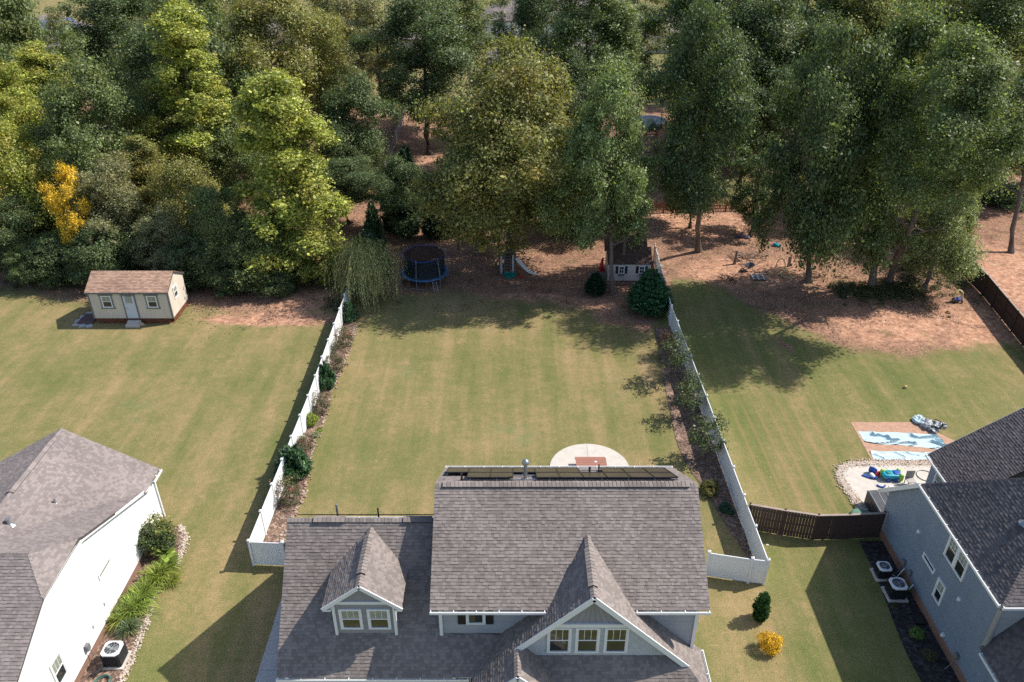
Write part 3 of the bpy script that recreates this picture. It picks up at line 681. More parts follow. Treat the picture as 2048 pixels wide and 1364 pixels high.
for (y, z) in ((30.35, 3.44), (25.98, 3.37), (26.07, .75)):
    v_ = MB(); v_.box((21.05, y, z), (.1, .16, .16)).box((20.99, y, z - .05), (.08, .1, .06)); v_.build('wall_vent', M['white'], H3)
for y in (30.6, 29.85, 24.7):
    mt = MB(); mt.box((21.0, y, .95), (.14, .2, .3)); mt.tube([(20.95, y, .8), (20.9, y, .35), (20.6, y - .1, .12)], .018); mt.build('disconnect_box', M['graytrim'], H3)
pipe(H3, (23.2, 25.6, 8.0), .5, .07); pipe(H3, (22.9, 26.3, 7.85), .25, .1)
fix_parent(H3)
# ---------------------------------------------------------------- white vinyl fences
def panel_mesh(L_, h=1.72, name='panel'):
    """a vinyl privacy panel along +X: rails and tongue and groove boards"""
    mb = MB(); mb.box((L_ / 2, 0, .12), (L_, .045, .14)).box((L_ / 2, 0, h - .06), (L_, .045, .12))
    n = max(1, int(L_ / .15)); bw = L_ / n
    for j in range(n): mb.box((bw * (j + .5), 0, (h) / 2), (bw - .008, .024, h - .28))
    mb.box((L_ / 2, 0, h / 2), (L_, .012, h - .26))
    return mb.mesh(name, M['vinyl'])
pm = MB(); pm.box((0, 0, .92), (.125, .125, 1.84)).box((0, 0, 1.86), (.16, .16, .05))
pm.quad((-.07, -.07, 1.885), (.07, -.07, 1.885), (0, 0, 1.95)).quad((.07, -.07, 1.885), (.07, .07, 1.885), (0, 0, 1.95)).quad((.07, .07, 1.885), (-.07, .07, 1.885), (0, 0, 1.95)).quad((-.07, .07, 1.885), (-.07, -.07, 1.885), (0, 0, 1.95))
post_m = pm.mesh('post', M['vinyl'])
def vinyl(path, label, step=2.42):
    f = empty('vinyl_fence', (*path[0], 0), label, 'fence'); cache = {}; ends = []
    for a, b in zip(path, path[1:]):
        L_ = math.hypot(b[0] - a[0], b[1] - a[1]); n = max(1, round(L_ / step)); an = math.atan2(b[1] - a[1], b[0] - a[0])
        for j in range(n):
            t = j / n; p = (a[0] + (b[0] - a[0]) * t, a[1] + (b[1] - a[1]) * t)
            key = round(L_ / n - .125, 3)
            if key not in cache: cache[key] = panel_mesh(key)
            put(post_m, 'post', f, (p[0] - path[0][0], p[1] - path[0][1], 0), an)
            put(cache[key], 'panel', f, (p[0] - path[0][0] + .0625 * math.cos(an), p[1] - path[0][1] + .0625 * math.sin(an), 0.03), an)
    put(post_m, 'post', f, (path[-1][0] - path[0][0], path[-1][1] - path[0][1], 0)); return f
vinyl([(-12.35, 31.2), (-14.18, 31.31), (-14.0, 45), (-14.2, 60), (-14.9, 76.2)], 'long white vinyl privacy fence left of the middle lawn')
vinyl([(10.45, 30.5), (12.63, 30.04), (13.43, 29.93), (13.35, 45), (13.2, 58), (13.75, 70.5)], 'long white vinyl privacy fence right of the middle lawn')
# ---------------------------------------------------------------- board fences
def board_fence(path, label, mat, h=1.83, bw=.14, gap=.01, name='board_fence', cap='capwood', heights=None, rail_front=False, every=1, post_step=2.4):
    f = empty(name, (*path[0], 0), label, 'fence'); ox, oy = path[0]
    ms = []
    for q in range(4):
        mb = MB(); mb.box((0, 0, h / 2 + .03), (bw, .02, h)); ms.append(mb.mesh('picket', M[mat]))
    pmesh = MB().box((0, 0, h / 2 + .05), (.1, .1, h + .12)).mesh('post', M[mat])
    rails = MB(); caps = MB(); count = 0
    for si, (a, b) in enumerate(zip(path, path[1:])):
        L_ = math.hypot(b[0] - a[0], b[1] - a[1]); an = math.atan2(b[1] - a[1], b[0] - a[0]); d = Vector((math.cos(an), math.sin(an), 0)); nn = Vector((-d.y, d.x, 0))
        A = Vector((a[0] - ox, a[1] - oy, 0)); n = int(L_ / (bw + gap))
        for j in range(n):
            p = A + d * ((j + .5) * L_ / n) + Vector((0, 0, random.uniform(-.015, .015))); wide = (bw + gap * .5) / bw if gap < .03 and random.random() < .72 else 1.0
            o = put(random.choice(ms), 'picket', f, p, an + random.uniform(-.02, .02)); count += 1
            o.scale = (wide * (1.0 if gap > .03 else random.uniform(.995, 1.05)), 1, 1)
        m = max(1, round(L_ / post_step))
        for j in range(m + 1):
            if j == 0 and si: continue
            put(pmesh, 'post', f, A + d * (j * L_ / m) + nn * .06, an)
        for z in (.35, h * .52, h - .25): rails.bar(A + nn * .035 + Vector((0, 0, z)), A + d * L_ + nn * .035 + Vector((0, 0, z)), .04, .09)
        caps.bar(A + Vector((0, 0, h + .055)), A + d * L_ + Vector((0, 0, h + .055)), .14, .035)
    rails.build('rail', M[mat], f)
    if cap: caps.build('cap_board', M[cap], f)
    return f
board_fence([(13.55, 34.1), (15.4, 33.6), (17.15, 33.2), (18.9, 33.25), (20.95, 33.4)], 'near dark brown board fence between the white fence and the blue house', 'brownwood', gap=.014)
board_fence([(40.3, 49.5), (40.9, 54.6), (42.1, 63.3), (42.6, 71.5), (41.5, 78)], 'far dark brown board fence at the right side of the sloping yard', 'brownwood', 1.9, .145, .012)
board_fence([(14.5, 83.0), (40, 84.6)], 'rust brown picket fence with gaps behind the right yard trees', 'redwood', 1.25, .1, .075, 'picket_fence', None)
board_fence([(-14.7, 84.2), (12.5, 83.0)], 'dark shaded board fence behind the small conifers', 'greywood', 1.9, .14, .01)
board_fence([(-15.6, 95), (-16.6, 127)], 'weathered grey board fence running back beside the bare soil clearing', 'greywood', 1.9, .14, .012, cap=None)
board_fence([(-12.2, 31.15), (-10.02, 31.25)], 'short weathered board gate between white fence and garage wing', 'greywood', 1.7, .14, .02, 'side_gate', None)

# ---------------------------------------------------------------- cream storage cabin
S1 = empty('garden_cabin', (-31.7, 60, 0), 'beige garden cabin with tan shingle roof and pale blue door', 'shed')
r = Roof(S1, M['shingle_tan'])
x0, x1, y0, y1 = -34.95, -28.35, 58.25, 61.75
r.plane([(x0 - .12, y0 - .15, 2.98), (x1 + .1, y0 - .15, 2.98), (x1 + .1, 60.0, 4.02), (x0 - .12, 60.0, 4.02)], .15, (.2, .35))
r.plane([(x1 + .1, y1 + .15, 2.98), (x0 - .12, y1 + .15, 2.98), (x0 - .12, 60.0, 4.02), (x1 + .1, 60.0, 4.02)], .15, (.2, .35))
r.ridge((x0 - .12, 60, 4.02), (x1 + .1, 60, 4.02)); r.done()
fb = .5
wl(S1, [(x0, y0, fb), (x1, y0, fb), (x1, y0, 2.95), (x0, y0, 2.95)], (0, -1, 0), M['siding_beige'], 3, 'panels', .012, None, (1.2, 1.2), .012)
wl(S1, [(x1, y0, fb), (x1, y1, fb), (x1, y1, 2.95), (x1, 60, 3.92), (x1, y0, 2.95)], (1, 0, 0), M['siding_beige'], 4, 'panels', .012, None, (1.2, 1.2), .012)
wl(S1, [(x0, y0, fb), (x0, y1, fb), (x0, y1, 2.95), (x0, 60, 3.92), (x0, y0, 2.95)], (-1, 0, 0), M['siding_beige'], 4, 'panels', .012, None, (1.2, 1.2), .012)
wl(S1, [(x0, y1, fb), (x1, y1, fb), (x1, y1, 2.95), (x0, y1, 2.95)], (0, 1, 0), M['siding_beige'], 3, 'panels', .012, None, (1.2, 1.2), .012)
tr = Bits('corner_board', M['graytrim'], S1)
for xx in (x0 + .03, x1 - .03): tr.box((xx, y0 - .03, 1.72), (.1, .05, 2.45))
tr.box(((x0 + x1) / 2, y0 - .17, 2.9), (x1 - x0 + .3, .03, .12)); tr.box((x1 + .03, y0 + .03, 1.72), (.05, .1, 2.45))
for xc, w_ in ((-33.5, .9), (-29.75, .9)):
    window(S1, (xc, y0 - .01, 2.08), w_, 1.1, (0, -1, 0), upper=2, mat_hi='glass_pale', frame='white')
    f = MB(); 
    for sg in (-1, 1): f.box((xc + sg * .47, y0 - .04, 2.08), (.09, .05, 1.12))
    f.box((xc, y0 - .05, 2.68), (1.18, .06, .1)).box((xc, y0 - .05, 1.47), (1.16, .06, .1)); f.build('window_casing', M['graytrim'], S1)
window(S1, (x1 + .02, 59.7, 2.28), .8, 1.05, (1, 0, 0), upper=2, mat_hi='glass_pale', lower=2)
d = MB(); d.box((-31.65, y0 - .03, 1.56), (.92, .05, 2.05)); do = d.build('door', paint('pale_blue_door', (.60, .66, .74), .5, .03), S1)
g = MB()
for a in range(3):
    for b in range(3): g.box((-31.65 + (a - 1) * .19, y0 - .06, 2.3 - (b - 1) * .24), (.16, .012, .21))
g.build('pane', M['glass_pale'], do); g = MB(); g.blob((-32.02, y0 - .08, 1.45), (.035, .035, .035), 1, .02); g.build('handle', M['metaldark'], do)
f = MB(); f.box((-32.16, y0 - .04, 1.6), (.1, .05, 2.2)).box((-31.14, y0 - .04, 1.6), (.1, .05, 2.2)).box((-31.65, y0 - .05, 2.72), (1.24, .06, .1)); f.build('door_casing', M['graytrim'], S1)
lt = MB()                                              # rust coloured lattice skirt
for (A, B, o) in (((x0, y0), (x1, y0), (0, -1)), ((x1, y0), (x1, y1), (1, 0))):
    A, B = Vector((*A, 0)), Vector((*B, 0)); L_ = (B - A).length; dd = (B - A).normalized(); oo = Vector((*o, 0)) * -.02
    for s in range(int(L_ / .11)):
        t = s * .11
        for sg in (-1, 1):
            pa = A + dd * t + oo; pb = A + dd * (t + sg * .46) + oo
            if -.01 <= t + sg * .46 <= L_ + .01: lt.bar(pa + Vector((0, 0, .02)), pb + Vector((0, 0, .48)), .012, .032, up=(0, 0, 1))
lt.build('lattice_skirt', M['redwood'], S1, kind='stuff')
mb = MB(); mb.box((-31.65, 60, .22), (6.2, 3.0, .4)); mb.build('crawl_space_shade', M['black'], S1)  # solid black box stands in for the shade under the floor
fix_parent(S1)
st = MB(); st.box((-31.6, 57.85, .1), (1.15, .6, .2)).box((-31.6, 58.05, .28), (1.05, .3, .16)); st.build('entrance_step', M['concrete'], label='rough stone steps below the pale blue cabin door', cat='steps')
mb = MB(); mb.box((-35.85, 58.9, .06), (1.25, 1.7, .1)); mb.build('plank_deck', paint('plum_deck', (.13, .075, .075), .85, .2), label='low plum coloured deck left of the beige cabin', cat='deck')
for j, (x, y) in enumerate([(-36.5, 58.0), (-36.6, 58.6), (-36.5, 59.3), (-36.3, 59.9), (-35.9, 57.8), (-35.3, 57.75)]):
    mb = MB(); mb.box((x, y, .04), (.5, .5, .06), rz=.1 * j); mb.build('paver', M['concrete_dull'], label=['pale paver at the outer corner of the plum deck', 'second paver along the outer side of the plum deck', 'third paver along the outer side of the plum deck', 'paver at the back corner of the plum deck', 'paver in front of the plum deck', 'paver nearest the cabin corner in front of the deck'][j], cat='paver', group='pavers around the plum deck')
mb = MB(); mb.blob((-31.0, 57.9, .12), (.28, .22, .17), 5, .2); mb.build('landscape_boulder', M['claystone'], label='reddish boulder beside the cabin steps', cat='rock')

# ---------------------------------------------------------------- cream playhouse
S2 = empty('playhouse', (10.7, 67, 0), 'cream playhouse with brown roof and two black shuttered windows under the oak', 'shed')
x0, x1, y0, y1 = 8.8, 12.65, 65.8, 68.4
r = Roof(S2, M['shingle_brown'])
r.plane([(x0 - .1, y0 - .15, 2.0), (x1 + .1, y0 - .15, 2.0), (x1 + .1, 67.1, 3.05), (x0 - .1, 67.1, 3.05)], .15, (.2, .35)); r.plane([(x1 + .1, y1 + .15, 2.0), (x0 - .1, y1 + .15, 2.0), (x0 - .1, 69.9, 3.05), (x1 + .1, 69.9, 3.05)], .15, (.2, .35)); r.done()
cream = siding_mat('cream_board', (.62, .58, .53), .05)
wl(S2, [(x0, y0, .25), (x1, y0, .25), (x1, y0, 2.0), (x0, y0, 2.0)], (0, -1, 0), cream, 3, 'boards', .015, None, (.2, .2), .015)
wl(S2, [(x0, y0, .25), (x0, y1, .25), (x0, y1, 2.0), (x0, 67.1, 2.95), (x0, y0, 2.0)], (-1, 0, 0), cream, 4, 'boards', .015, None, (.2, .2), .015)
wl(S2, [(x1, y0, .25), (x1, y1, .25), (x1, y1, 2.0), (x1, 67.1, 2.95), (x1, y0, 2.0)], (1, 0, 0), cream, 4, 'boards', .015, None, (.2, .2), .015)
for xc in (10.0, 11.85):
    window(S2, (xc, y0 - .01, 1.35), .55, .72, (0, -1, 0), upper=2, lower=2, muntin_rows=1, trim=.05, mat_hi='glass')
    for sg in (-1, 1):
        s = MB(); s.box((xc + sg * .42, y0 - .03, 1.35), (.22, .04, .72)); s.build('shutter', M['black'], S2)
    s = MB(); s.box((xc, y0 - .1, .88), (.5, .18, .14)); s.build('window_box', M['graytrim'], S2)
fix_parent(S2)
rm = empty('board_ramp', (7.95, 66.4, 0), 'low weathered board fence left of the cream playhouse', 'fence')
for j in range(11):
    mb = MB(); mb.box((-.72 + j * .145, 0, .42), (.13, .03, .84)); mb.build('plank', M['greywood'], rm)
mb = MB(); mb.bar((-.8, .04, .7), (.85, .04, .7), .03, .08).bar((-.8, .04, .2), (.85, .04, .2), .03, .08); mb.build('rail', M['greywood'], rm)
mb = MB(); mb.tube([(8.4, 67.3, .02), (8.35, 67.4, 1.0), (8.4, 67.5, 1.5), (8.5, 67.6, 1.7)], [.22, .2, .12, .08], 8).box((8.45, 67.2, .5), (.35, .12, .9)); mb.build('toy_slide', M['red'], label='red plastic toy standing left of the playhouse', cat='toy')

# ---------------------------------------------------------------- near trampoline
TX, TY = -8.05, 66.4; TR = 2.15
T = empty('trampoline', (TX, TY, 0), 'blue rimmed trampoline with dark safety net and ladder', 'trampoline')
mb = MB(); mb.lathe((0, 0, .88), [(TR - .35, -.015), (TR - .3, .0), (0.01, .0)], 40); mb.build('mat', M['black'], T)
mb = MB(); prof = [(TR - .36, .9), (TR - .33, .95), (TR + .0, .95), (TR + .06, .9), (TR, .84)]; mb.lathe((0, 0, 0), prof, 48); mb.f.pop()
mb.build('rim_pad', paint('faded_blue_pad', (.045, .14, .30), .5, .2), T, smooth=True)
k = NT('safety_net'); k.p.inputs['Base Color'].default_value = (.008, .014, .022, 1); k.p.inputs['Roughness'].default_value = .8
tr_ = k.n('BsdfTransparent'); mx = k.n('MixShader'); mx.inputs[0].default_value = .70; out = k.t.nodes['Material Output']
k.L(tr_.outputs[0], mx.inputs[1]); k.L(k.p.outputs[0], mx.inputs[2]); k.L(mx.outputs[0], out.inputs[0]); M['net'] = k.m
mb = MB(); n = 48; zt = [2.75 + .07 * math.cos(2 * math.pi * j / 8 * 1.0) * 0 - .09 * abs(math.sin(math.pi * j * 6 / n)) for j in range(n)]
rn = TR - .28
for j in range(n):
    a, b = 2 * math.pi * j / n, 2 * math.pi * (j + 1) / n
    mb.quad((rn * math.cos(a), rn * math.sin(a), .92), (rn * math.cos(b), rn * math.sin(b), .92), (rn * math.cos(b), rn * math.sin(b), zt[(j + 1) % n]), (rn * math.cos(a), rn * math.sin(a), zt[j]))
mb.build('net', M['net'], T)
mb = MB(); mb.tube([(rn * math.cos(2 * math.pi * j / n), rn * math.sin(2 * math.pi * j / n), zt[j % n]) for j in range(n + 1)], .022, 5, False); mb.build('net_hem', M['royal'], T)
for j in range(6):
    a = R(-105 + 60 * j); c_, s_ = math.cos(a), math.sin(a)
    mb = MB(); mb.tube([((TR + .02) * c_, (TR + .02) * s_, .05), ((TR + .02) * c_, (TR + .02) * s_, .9), ((TR + .03) * c_, (TR + .03) * s_, 1.2), ((TR - .22) * c_, (TR - .22) * s_, 2.85)], .026, 6)
    mb.build('net_pole', paint('grey_foam_pole', (.24, .28, .34), .6) if j == 0 else bpy.data.materials['grey_foam_pole'], T)
for j in range(4):
    a0, a1 = R(-125 + 90 * j), R(-80 + 90 * j); pts = []
    for a, z in ((a0, .86), (a0, .04), (a1, .04), (a1, .86)): pts.append(((TR - .02) * math.cos(a), (TR - .02) * math.sin(a), z))
    mb = MB(); mb.tube(pts, .024, 6); mb.build('leg', M['metal'], T)
mb = MB()
for sg in (-1, 1): mb.tube([(1.05 + sg * .19, -2.05, .86), (1.25 + sg * .19, -2.6, .03)], .02, 5)
for j in range(4): t = (j + .6) / 4.3; mb.tube([(1.05 + .2 * t - .19, -2.05 - .55 * t, .86 - .83 * t), (1.05 + .2 * t + .19, -2.05 - .55 * t, .86 - .83 * t)], .018, 5)
mb.build('ladder', M['metal'], T)
mb = MB(); mb.blob((-10.1, 69.3, .12), (.12, .12, .12), 1, .02, 10, 6); mb.build('ball', M['white'], label='small white ball lying behind the netted trampoline', cat='ball')

# far trampoline with the arched hoop
T2 = empty('trampoline', (20.3, 117.5, 0), 'open round trampoline with grey mat under a tall arched hoop', 'trampoline')
mb = MB(); mb.lathe((0, 0, .9), [(2.1, 0), (.01, 0)], 36); mb.build('mat', paint('grey_mat', (.13, .15, .19), .5), T2)
mb = MB(); mb.lathe((0, 0, 0), [(2.08, .9), (2.12, .95), (2.4, .95), (2.42, .88)], 36); mb.f.pop(); mb.build('rim_pad', paint('silver_blue_pad', (.28, .36, .46), .5), T2)
for j in range(8):
    a = R(22 + 45 * j); mb = MB(); mb.tube([(2.35 * math.cos(a), 2.35 * math.sin(a), .9), (2.35 * math.cos(a), 2.35 * math.sin(a), 0)], .03, 5); mb.build('leg', M['metaldark'], T2)
for yy in (-1.2,):
    mb = MB(); pts = [(-1.5, yy, .9), (-1.5, yy, 4.3)] + [(1.5 * -math.cos(math.pi * j / 10), yy, 4.3 + 1.5 * math.sin(math.pi * j / 10)) for j in range(1, 10)] + [(1.5, yy, 4.3), (1.5, yy, .2)]
    mb.tube(pts, .06, 6); mb.build('hoop', paint('dark_teal_pipe', (.02, .07, .09), .4), T2)
mb = MB(); mb.blob((.35, -1.2, 4.9), (.3, .3, .3), 2, .1, 8, 6).blob((1.2, -1.2, 3.9), (.3, .3, .3), 4, .1, 8, 6); mb.tube([(.35, -1.2, 5.6), (.35, -1.2, 4.9)], .02); mb.build('hanging_target', M['black'], T2)

# ---------------------------------------------------------------- play sets
def playset(loc_, label, roofc, h=1.4, name='play_tower'):
    P_ = empty(name, loc_, label, 'play set'); wood = M['tablewood'] if roofc else M['greywood']
    for sx in (-1, 1):
        for sy in (-1, 1):
            mb = MB(); mb.box((sx * .75, sy * .75, 1.5), (.12, .12, 3.0)); mb.build('post', wood, P_)
    mb = MB()
    for j in range(10): mb.box((-.72 + j * .16, 0, h), (.145, 1.6, .04))
    mb.build('platform', wood, P_)
    mb = MB()
    for s in (-1, 1):
        mb.box((s * .76, 0, h + .75), (.05, 1.5, .1)); mb.box((0, s * .76, h + .75), (1.5, .05, .1))
        for j in range(6): mb.box((s * .76, -.6 + j * .24, h + .4), (.03, .08, .7))
    mb.build('railing', wood, P_)
    if roofc:
        mb = MB(); mb.prism([(-1.0, -1.0, 2.9), (1.0, -1.0, 2.9), (0, -1.0, 3.9)], (0, 2.0, 0)); mb.build('canopy', M[roofc], P_)
    return P_
playset((18.75, 106.5, 0), 'brown wooden play tower with green canopy before the far trampoline', 'greenlid')
P2 = playset((-.45, 68.9, 0), 'wooden climbing frame with ladder below the big maple', None, 1.3, 'climbing_frame')
for sg in (-.55, .55):
    mb = MB(); mb.box((sg, -1.0, .95), (.2, .3, 1.9)); mb.build('panel', paint('pale_slide_wood', (.42, .40, .38), .7) if sg < 0 else bpy.data.materials['pale_slide_wood'], P2)
mb = MB(); mb.bar((-.28, -1.25, .1), (-.28, -.9, 1.9), .05, .08).bar((.28, -1.25, .1), (.28, -.9, 1.9), .05, .08)
for j in range(6): mb.box((0, -1.2 + j * .055, .3 + j * .28), (.56, .06, .06))
mb.build('ladder', M['bark'], P2)
mb = MB(); pts = [(.9, -.9, 1.5), (1.4, -1.3, 1.0), (2.0, -1.7, .55), (2.7, -2.0, .35)]
for a, b in zip(pts, pts[1:]): mb.bar(a, b, .45, .04)
mb.build('slide', M['white'], P2)
PS = empty('swing_set', (-4.0, 74.0, 0), 'dark swing frame with a yellow slide at the left edge of the maple', 'swing set')
for x, sg in ((-1.2, -1), (-1.2, 1), (.6, -1), (.6, 1)):
    mb = MB(); mb.tube([(x, 0, 2.3), (x + sg * .2, sg * .9, 0)], .06, 6); mb.build('leg', M['black'], PS)
mb = MB(); mb.tube([(-1.3, 0, 2.3), (.8, 0, 2.3)], .06, 6); mb.build('beam', M['black'], PS)
mb = MB(); pts = [(.9, .4, 1.9), (.95, -.2, 1.5), (1.0, -.9, .8), (1.0, -1.5, .3), (1.0, -1.9, .25)]
for a, b in zip(pts, pts[1:]): mb.bar(a, b, .6, .06)
mb.build('slide', M['yellow'], PS)
mb = MB(); c0 = gp(1020, 552); mb.lathe((c0.x, c0.y, 0), [(.5, .0), (.6, .22), (.55, .25), (.5, .08), (.01, .06)], 20); mb.build('paddling_pool', M['teal'], label='small round teal plastic pool in front of the climbing frame', cat='pool')
mb = MB(); c0 = gp(1036, 556); mb.blob((c0.x + .3, c0.y, .12), (.25, .14, .12), 4, .2); mb.build('toy_shovel', M['red'], label='small red toy right of the teal pool', cat='toy')

# ---------------------------------------------------------------- picnic table
PT = empty('picnic_table', (4.98, 39.15, .05), 'red stained wooden picnic table on the half round patio', 'picnic table')
for j in range(5):
    mb = MB(); mb.box((0, -.34 + j * .17, .75), (1.92, .155, .04)); mb.build('tabletop_plank', M['tablewood'], PT)
for sg in (-1, 1):
    mb = MB(); mb.box((0, sg * .73, .45), (1.92, .25, .04)); mb.build('bench', M['tablewood'], PT)
for sx in (-1, 1):
    for sg in (-1, 1):
        mb = MB(); mb.bar((sx * .68, sg * .25, .72), (sx * .68, sg * .68, 0), .045, .09); mb.build('leg', M['tablewood'], PT)
    mb = MB(); mb.bar((sx * .68, -.8, .42), (sx * .68, .8, .42), .045, .09); mb.build('crosspiece', M['tablewood'], PT)
mb = MB(); mb.blob((5.25, 39.15, .83), (.09, .07, .012), 2, .3); mb.build('bird_dropping', M['white'], label='white splash mark on the picnic table top', cat='stain')

# ---------------------------------------------------------------- air conditioners
def ac(x, y, w_, h_, label, rz=0.0, pad=.12, body='metaldark', top='white'):
    A = empty('air_conditioner', (x, y, .0), label, 'air conditioner', rz=rz)
    mb = MB(); mb.box((0, 0, .06), (w_ + pad * 2, w_ + pad * 2, .08)); mb.build('pad', M['concrete'], A)
    mb = MB(); c = w_ / 2
    mb.box((0, 0, .1 + (h_ - .1) / 2), (w_ - .05, w_ - .05, h_ - .1)); mb.build('body', M[body], A)
    mb = MB()
    for j in range(11):
        z = .16 + j * (h_ - .24) / 10
        for sx, sy, dx, dy in ((0, -c, w_ - .06, .03), (0, c, w_ - .06, .03), (-c, 0, .03, w_ - .06), (c, 0, .03, w_ - .06)): mb.box((sx, sy, z), (dx, dy, .03))
    mb.build('louver', M[body], A)
    mb = MB(); ro = w_ * .40; n = 32; i0 = len(mb.v)
    cor = []
    for j in range(n):
        t = 2 * math.pi * j / n; q = max(abs(math.cos(t)), abs(math.sin(t))); rr = min(w_ / 2 / q, w_ * .60)
        cor.append((rr * math.cos(t), rr * math.sin(t)))
    for j in range(n):
        a, b = j, (j + 1) % n; t, t2 = 2 * math.pi * a / n, 2 * math.pi * b / n
        mb.quad((*cor[a], h_ + .05), (*cor[b], h_ + .05), (ro * math.cos(t2), ro * math.sin(t2), h_ + .07), (ro * math.cos(t), ro * math.sin(t), h_ + .07))
        mb.quad((*cor[a], h_ - .02), (*cor[b], h_ - .02), (*cor[b], h_ + .05), (*cor[a], h_ + .05))
    mb.build('top_cover', M[top], A)
    mb = MB()
    for rr in (ro * .35, ro * .52, ro * .68, ro * .84, ro): mb.ring((0, 0, h_ + .065), rr, .006, 24, 4)
    for j in range(12): t = 2 * math.pi * j / 12; mb.tube([(.03 * math.cos(t), .03 * math.sin(t), h_ + .07), (ro * math.cos(t), ro * math.sin(t), h_ + .065)], .005, 4)
    mb.build('fan_grille', M['metal'], A)
    mb = MB()
    for j in range(3):
        t = 2 * math.pi * j / 3 + .5
        p = [(.08 * math.cos(t), .08 * math.sin(t), h_ + .02), (ro * .9 * math.cos(t - .32), ro * .9 * math.sin(t - .32), h_ + .0), (ro * .9 * math.cos(t + .32), ro * .9 * math.sin(t + .32), h_ + .035)]; mb.quad(*p)
    mb.lathe((0, 0, h_ + .01), [(.09, 0), (.09, .04), (.01, .045)], 12); mb.build('fan', M['metal'], A)
    return A
ac(-19.1, 25.15, .86, .88, 'grey air conditioner by the white house with white top', .0, .1)
ac(20.0, 30.55, .68, .68, 'smaller farther air conditioner beside the blue house', .0, .12)
ac(20.15, 29.2, .8, .84, 'larger nearer air conditioner beside the blue house', .0, .12)
ls = MB()
for y in (30.4, 29.3): ls.tube([(20.4, y, .3), (20.7, y - .1, .15), (20.95, y - .1, .8)], .03, 6)
ls.build('refrigerant_line', M['white'], label='white insulated lines from the two air conditioners to the blue wall', cat='pipe')
hr = MB()
for j in range(7): hr.ring((-19.2 + .03 * math.sin(j), 23.9 + .03 * math.cos(j * 2), .05 + .025 * j), .36 + .03 * math.sin(j * 3), .022, 24, 5)
hr.build('garden_hose', paint('faded_green_hose', (.10, .17, .14), .5), label='coiled green garden hose in the bed by the white house', cat='hose')
mb = MB()
for j in range(5): mb.bar((-20.0 + .1 * j, 24.2 + .08 * (j % 2), .1 + .04 * j), (-19.55 + .03 * j, 25.0 - .1 * j, .12 + .05 * j), .05, .05)
mb.build('downspout_extension', M['blackplastic'], label='black drain pipes lying left of the grey air conditioner', cat='pipe')

# ---------------------------------------------------------------- hot tub, lid, toys, tarps
SP = empty('hot_tub', (22.2, 35.35, .05), 'covered dark hot tub at the back corner of the blue house', 'hot tub')
mb = MB(); mb.box((0, 0, .4), (1.9, 1.9, .8)); mb.build('shell', M['blackplastic'], SP)
mb = MB()
for j in range(12):
    mb.box((-.955, -.88 + j * .16, .4), (.02, .145, .76)); mb.box((-.88 + j * .16, -.955, .4), (.145, .02, .76))
mb.build('skirt_slat', M['metaldark'], SP, kind='stuff')
for sg in (-1, 1):
    mb = MB(); mb.prism([(sg * .02, -.98, .82), (sg * .98, -.98, .82), (sg * .98, -.98, .89), (sg * .02, -.98, .95)], (0, 1.96, 0)); mb.build('cover', M['spa'], SP)
mb = MB(); mb.bar((-.9, -.9, .95), (-.9, .9, .95), .04, .02).bar((-.4, -.98, .94), (-.4, .98, .94), .05, .01).bar((.4, -.98, .94), (.4, .98, .94), .05, .01); mb.build('cover_strap', M['metal'], SP)
mb = MB(); mb.lathe((20.55, 35.1, .02), [(.55, .0), (.55, .12), (.45, .2), (.01, .24)], 24); mb.build('sandbox_lid', M['greenlid'], label='round green lid behind the near brown fence', cat='lid')
TY_ = empty('water_table_toy', (23.7, 38.45, .05), 'turquoise plastic toy car with lime green feet on the cream slab', 'toy')
def pill(c, r, e=.5, nu=20, nv=10):
    m_ = MB()
    sp = lambda v, p: math.copysign(abs(v) ** p, v)
    for a_ in range(nv + 1):
        t = -math.pi / 2 + math.pi * a_ / nv
        for b_ in range(nu):
            q = 2 * math.pi * b_ / nu; m_.v.append((c[0] + r[0] * sp(math.cos(t), e) * sp(math.cos(q), e), c[1] + r[1] * sp(math.cos(t), e) * sp(math.sin(q), e), c[2] + r[2] * sp(math.sin(t), e)))
    for a_ in range(nv):
        for b_ in range(nu): x_ = a_ * nu; m_.f.append((x_ + b_, x_ + (b_ + 1) % nu, x_ + nu + (b_ + 1) % nu, x_ + nu + b_))
    return m_
pill((0, 0, .32), (.6, .32, .17)).build('body', M['cyan'], TY_, smooth=True)
for (x, y) in ((.5, -.27), (.52, .27), (-.5, .22)): pill((x, y, .3), (.13, .1, .26)).build('foot', M['lime'], TY_, smooth=True)
pill((.28, .0, .5), (.22, .2, .05)).build('seat', M['royal'], TY_, smooth=True); pill((-.2, 0, .5), (.17, .14, .04)).build('well', M['teal'], TY_, smooth=True)
for (x, y) in ((-.25, -.32), (.2, -.33)): pill((x, y, .14), (.13, .05, .13), .8).build('wheel', M['royal'], TY_, smooth=True)
for (x, y, l, m_, lab, rz_) in ((23.0, 38.7, (.2, .12, .16), 'red', 'red toy part left of the turquoise toy', .5), (22.75, 38.95, (.26, .08, .24), 'royal', 'dark blue upright toy piece at the back of the toy heap', -.7), (22.6, 38.6, (.12, .2, .12), 'white', 'white toy piece between the blue pieces', .2)):
    o = pill((0, 0, l[2] + .05), l, .6).build('toy_piece', M[m_], label=lab, cat='toy', smooth=True); o.location = (x, y, 0); o.rotation_euler = (0, 0, rz_)
mb = MB(); mb.bar((22.05, 38.75, .1), (22.5, 38.45, .12), .13, .07).bar((22.5, 38.45, .12), (22.85, 38.4, .2), .13, .07); mb.build('toy_piece', M['royal'], label='long bent blue plastic bar on the cream slab', cat='toy')
mb = MB(); mb.ring((22.85, 37.85, .1), .25, .05, 12, 6, a0=3.3, a1=6.0); mb.build('toy_piece', M['royal'], label='small blue rocker lying nearest on the cream slab', cat='toy')
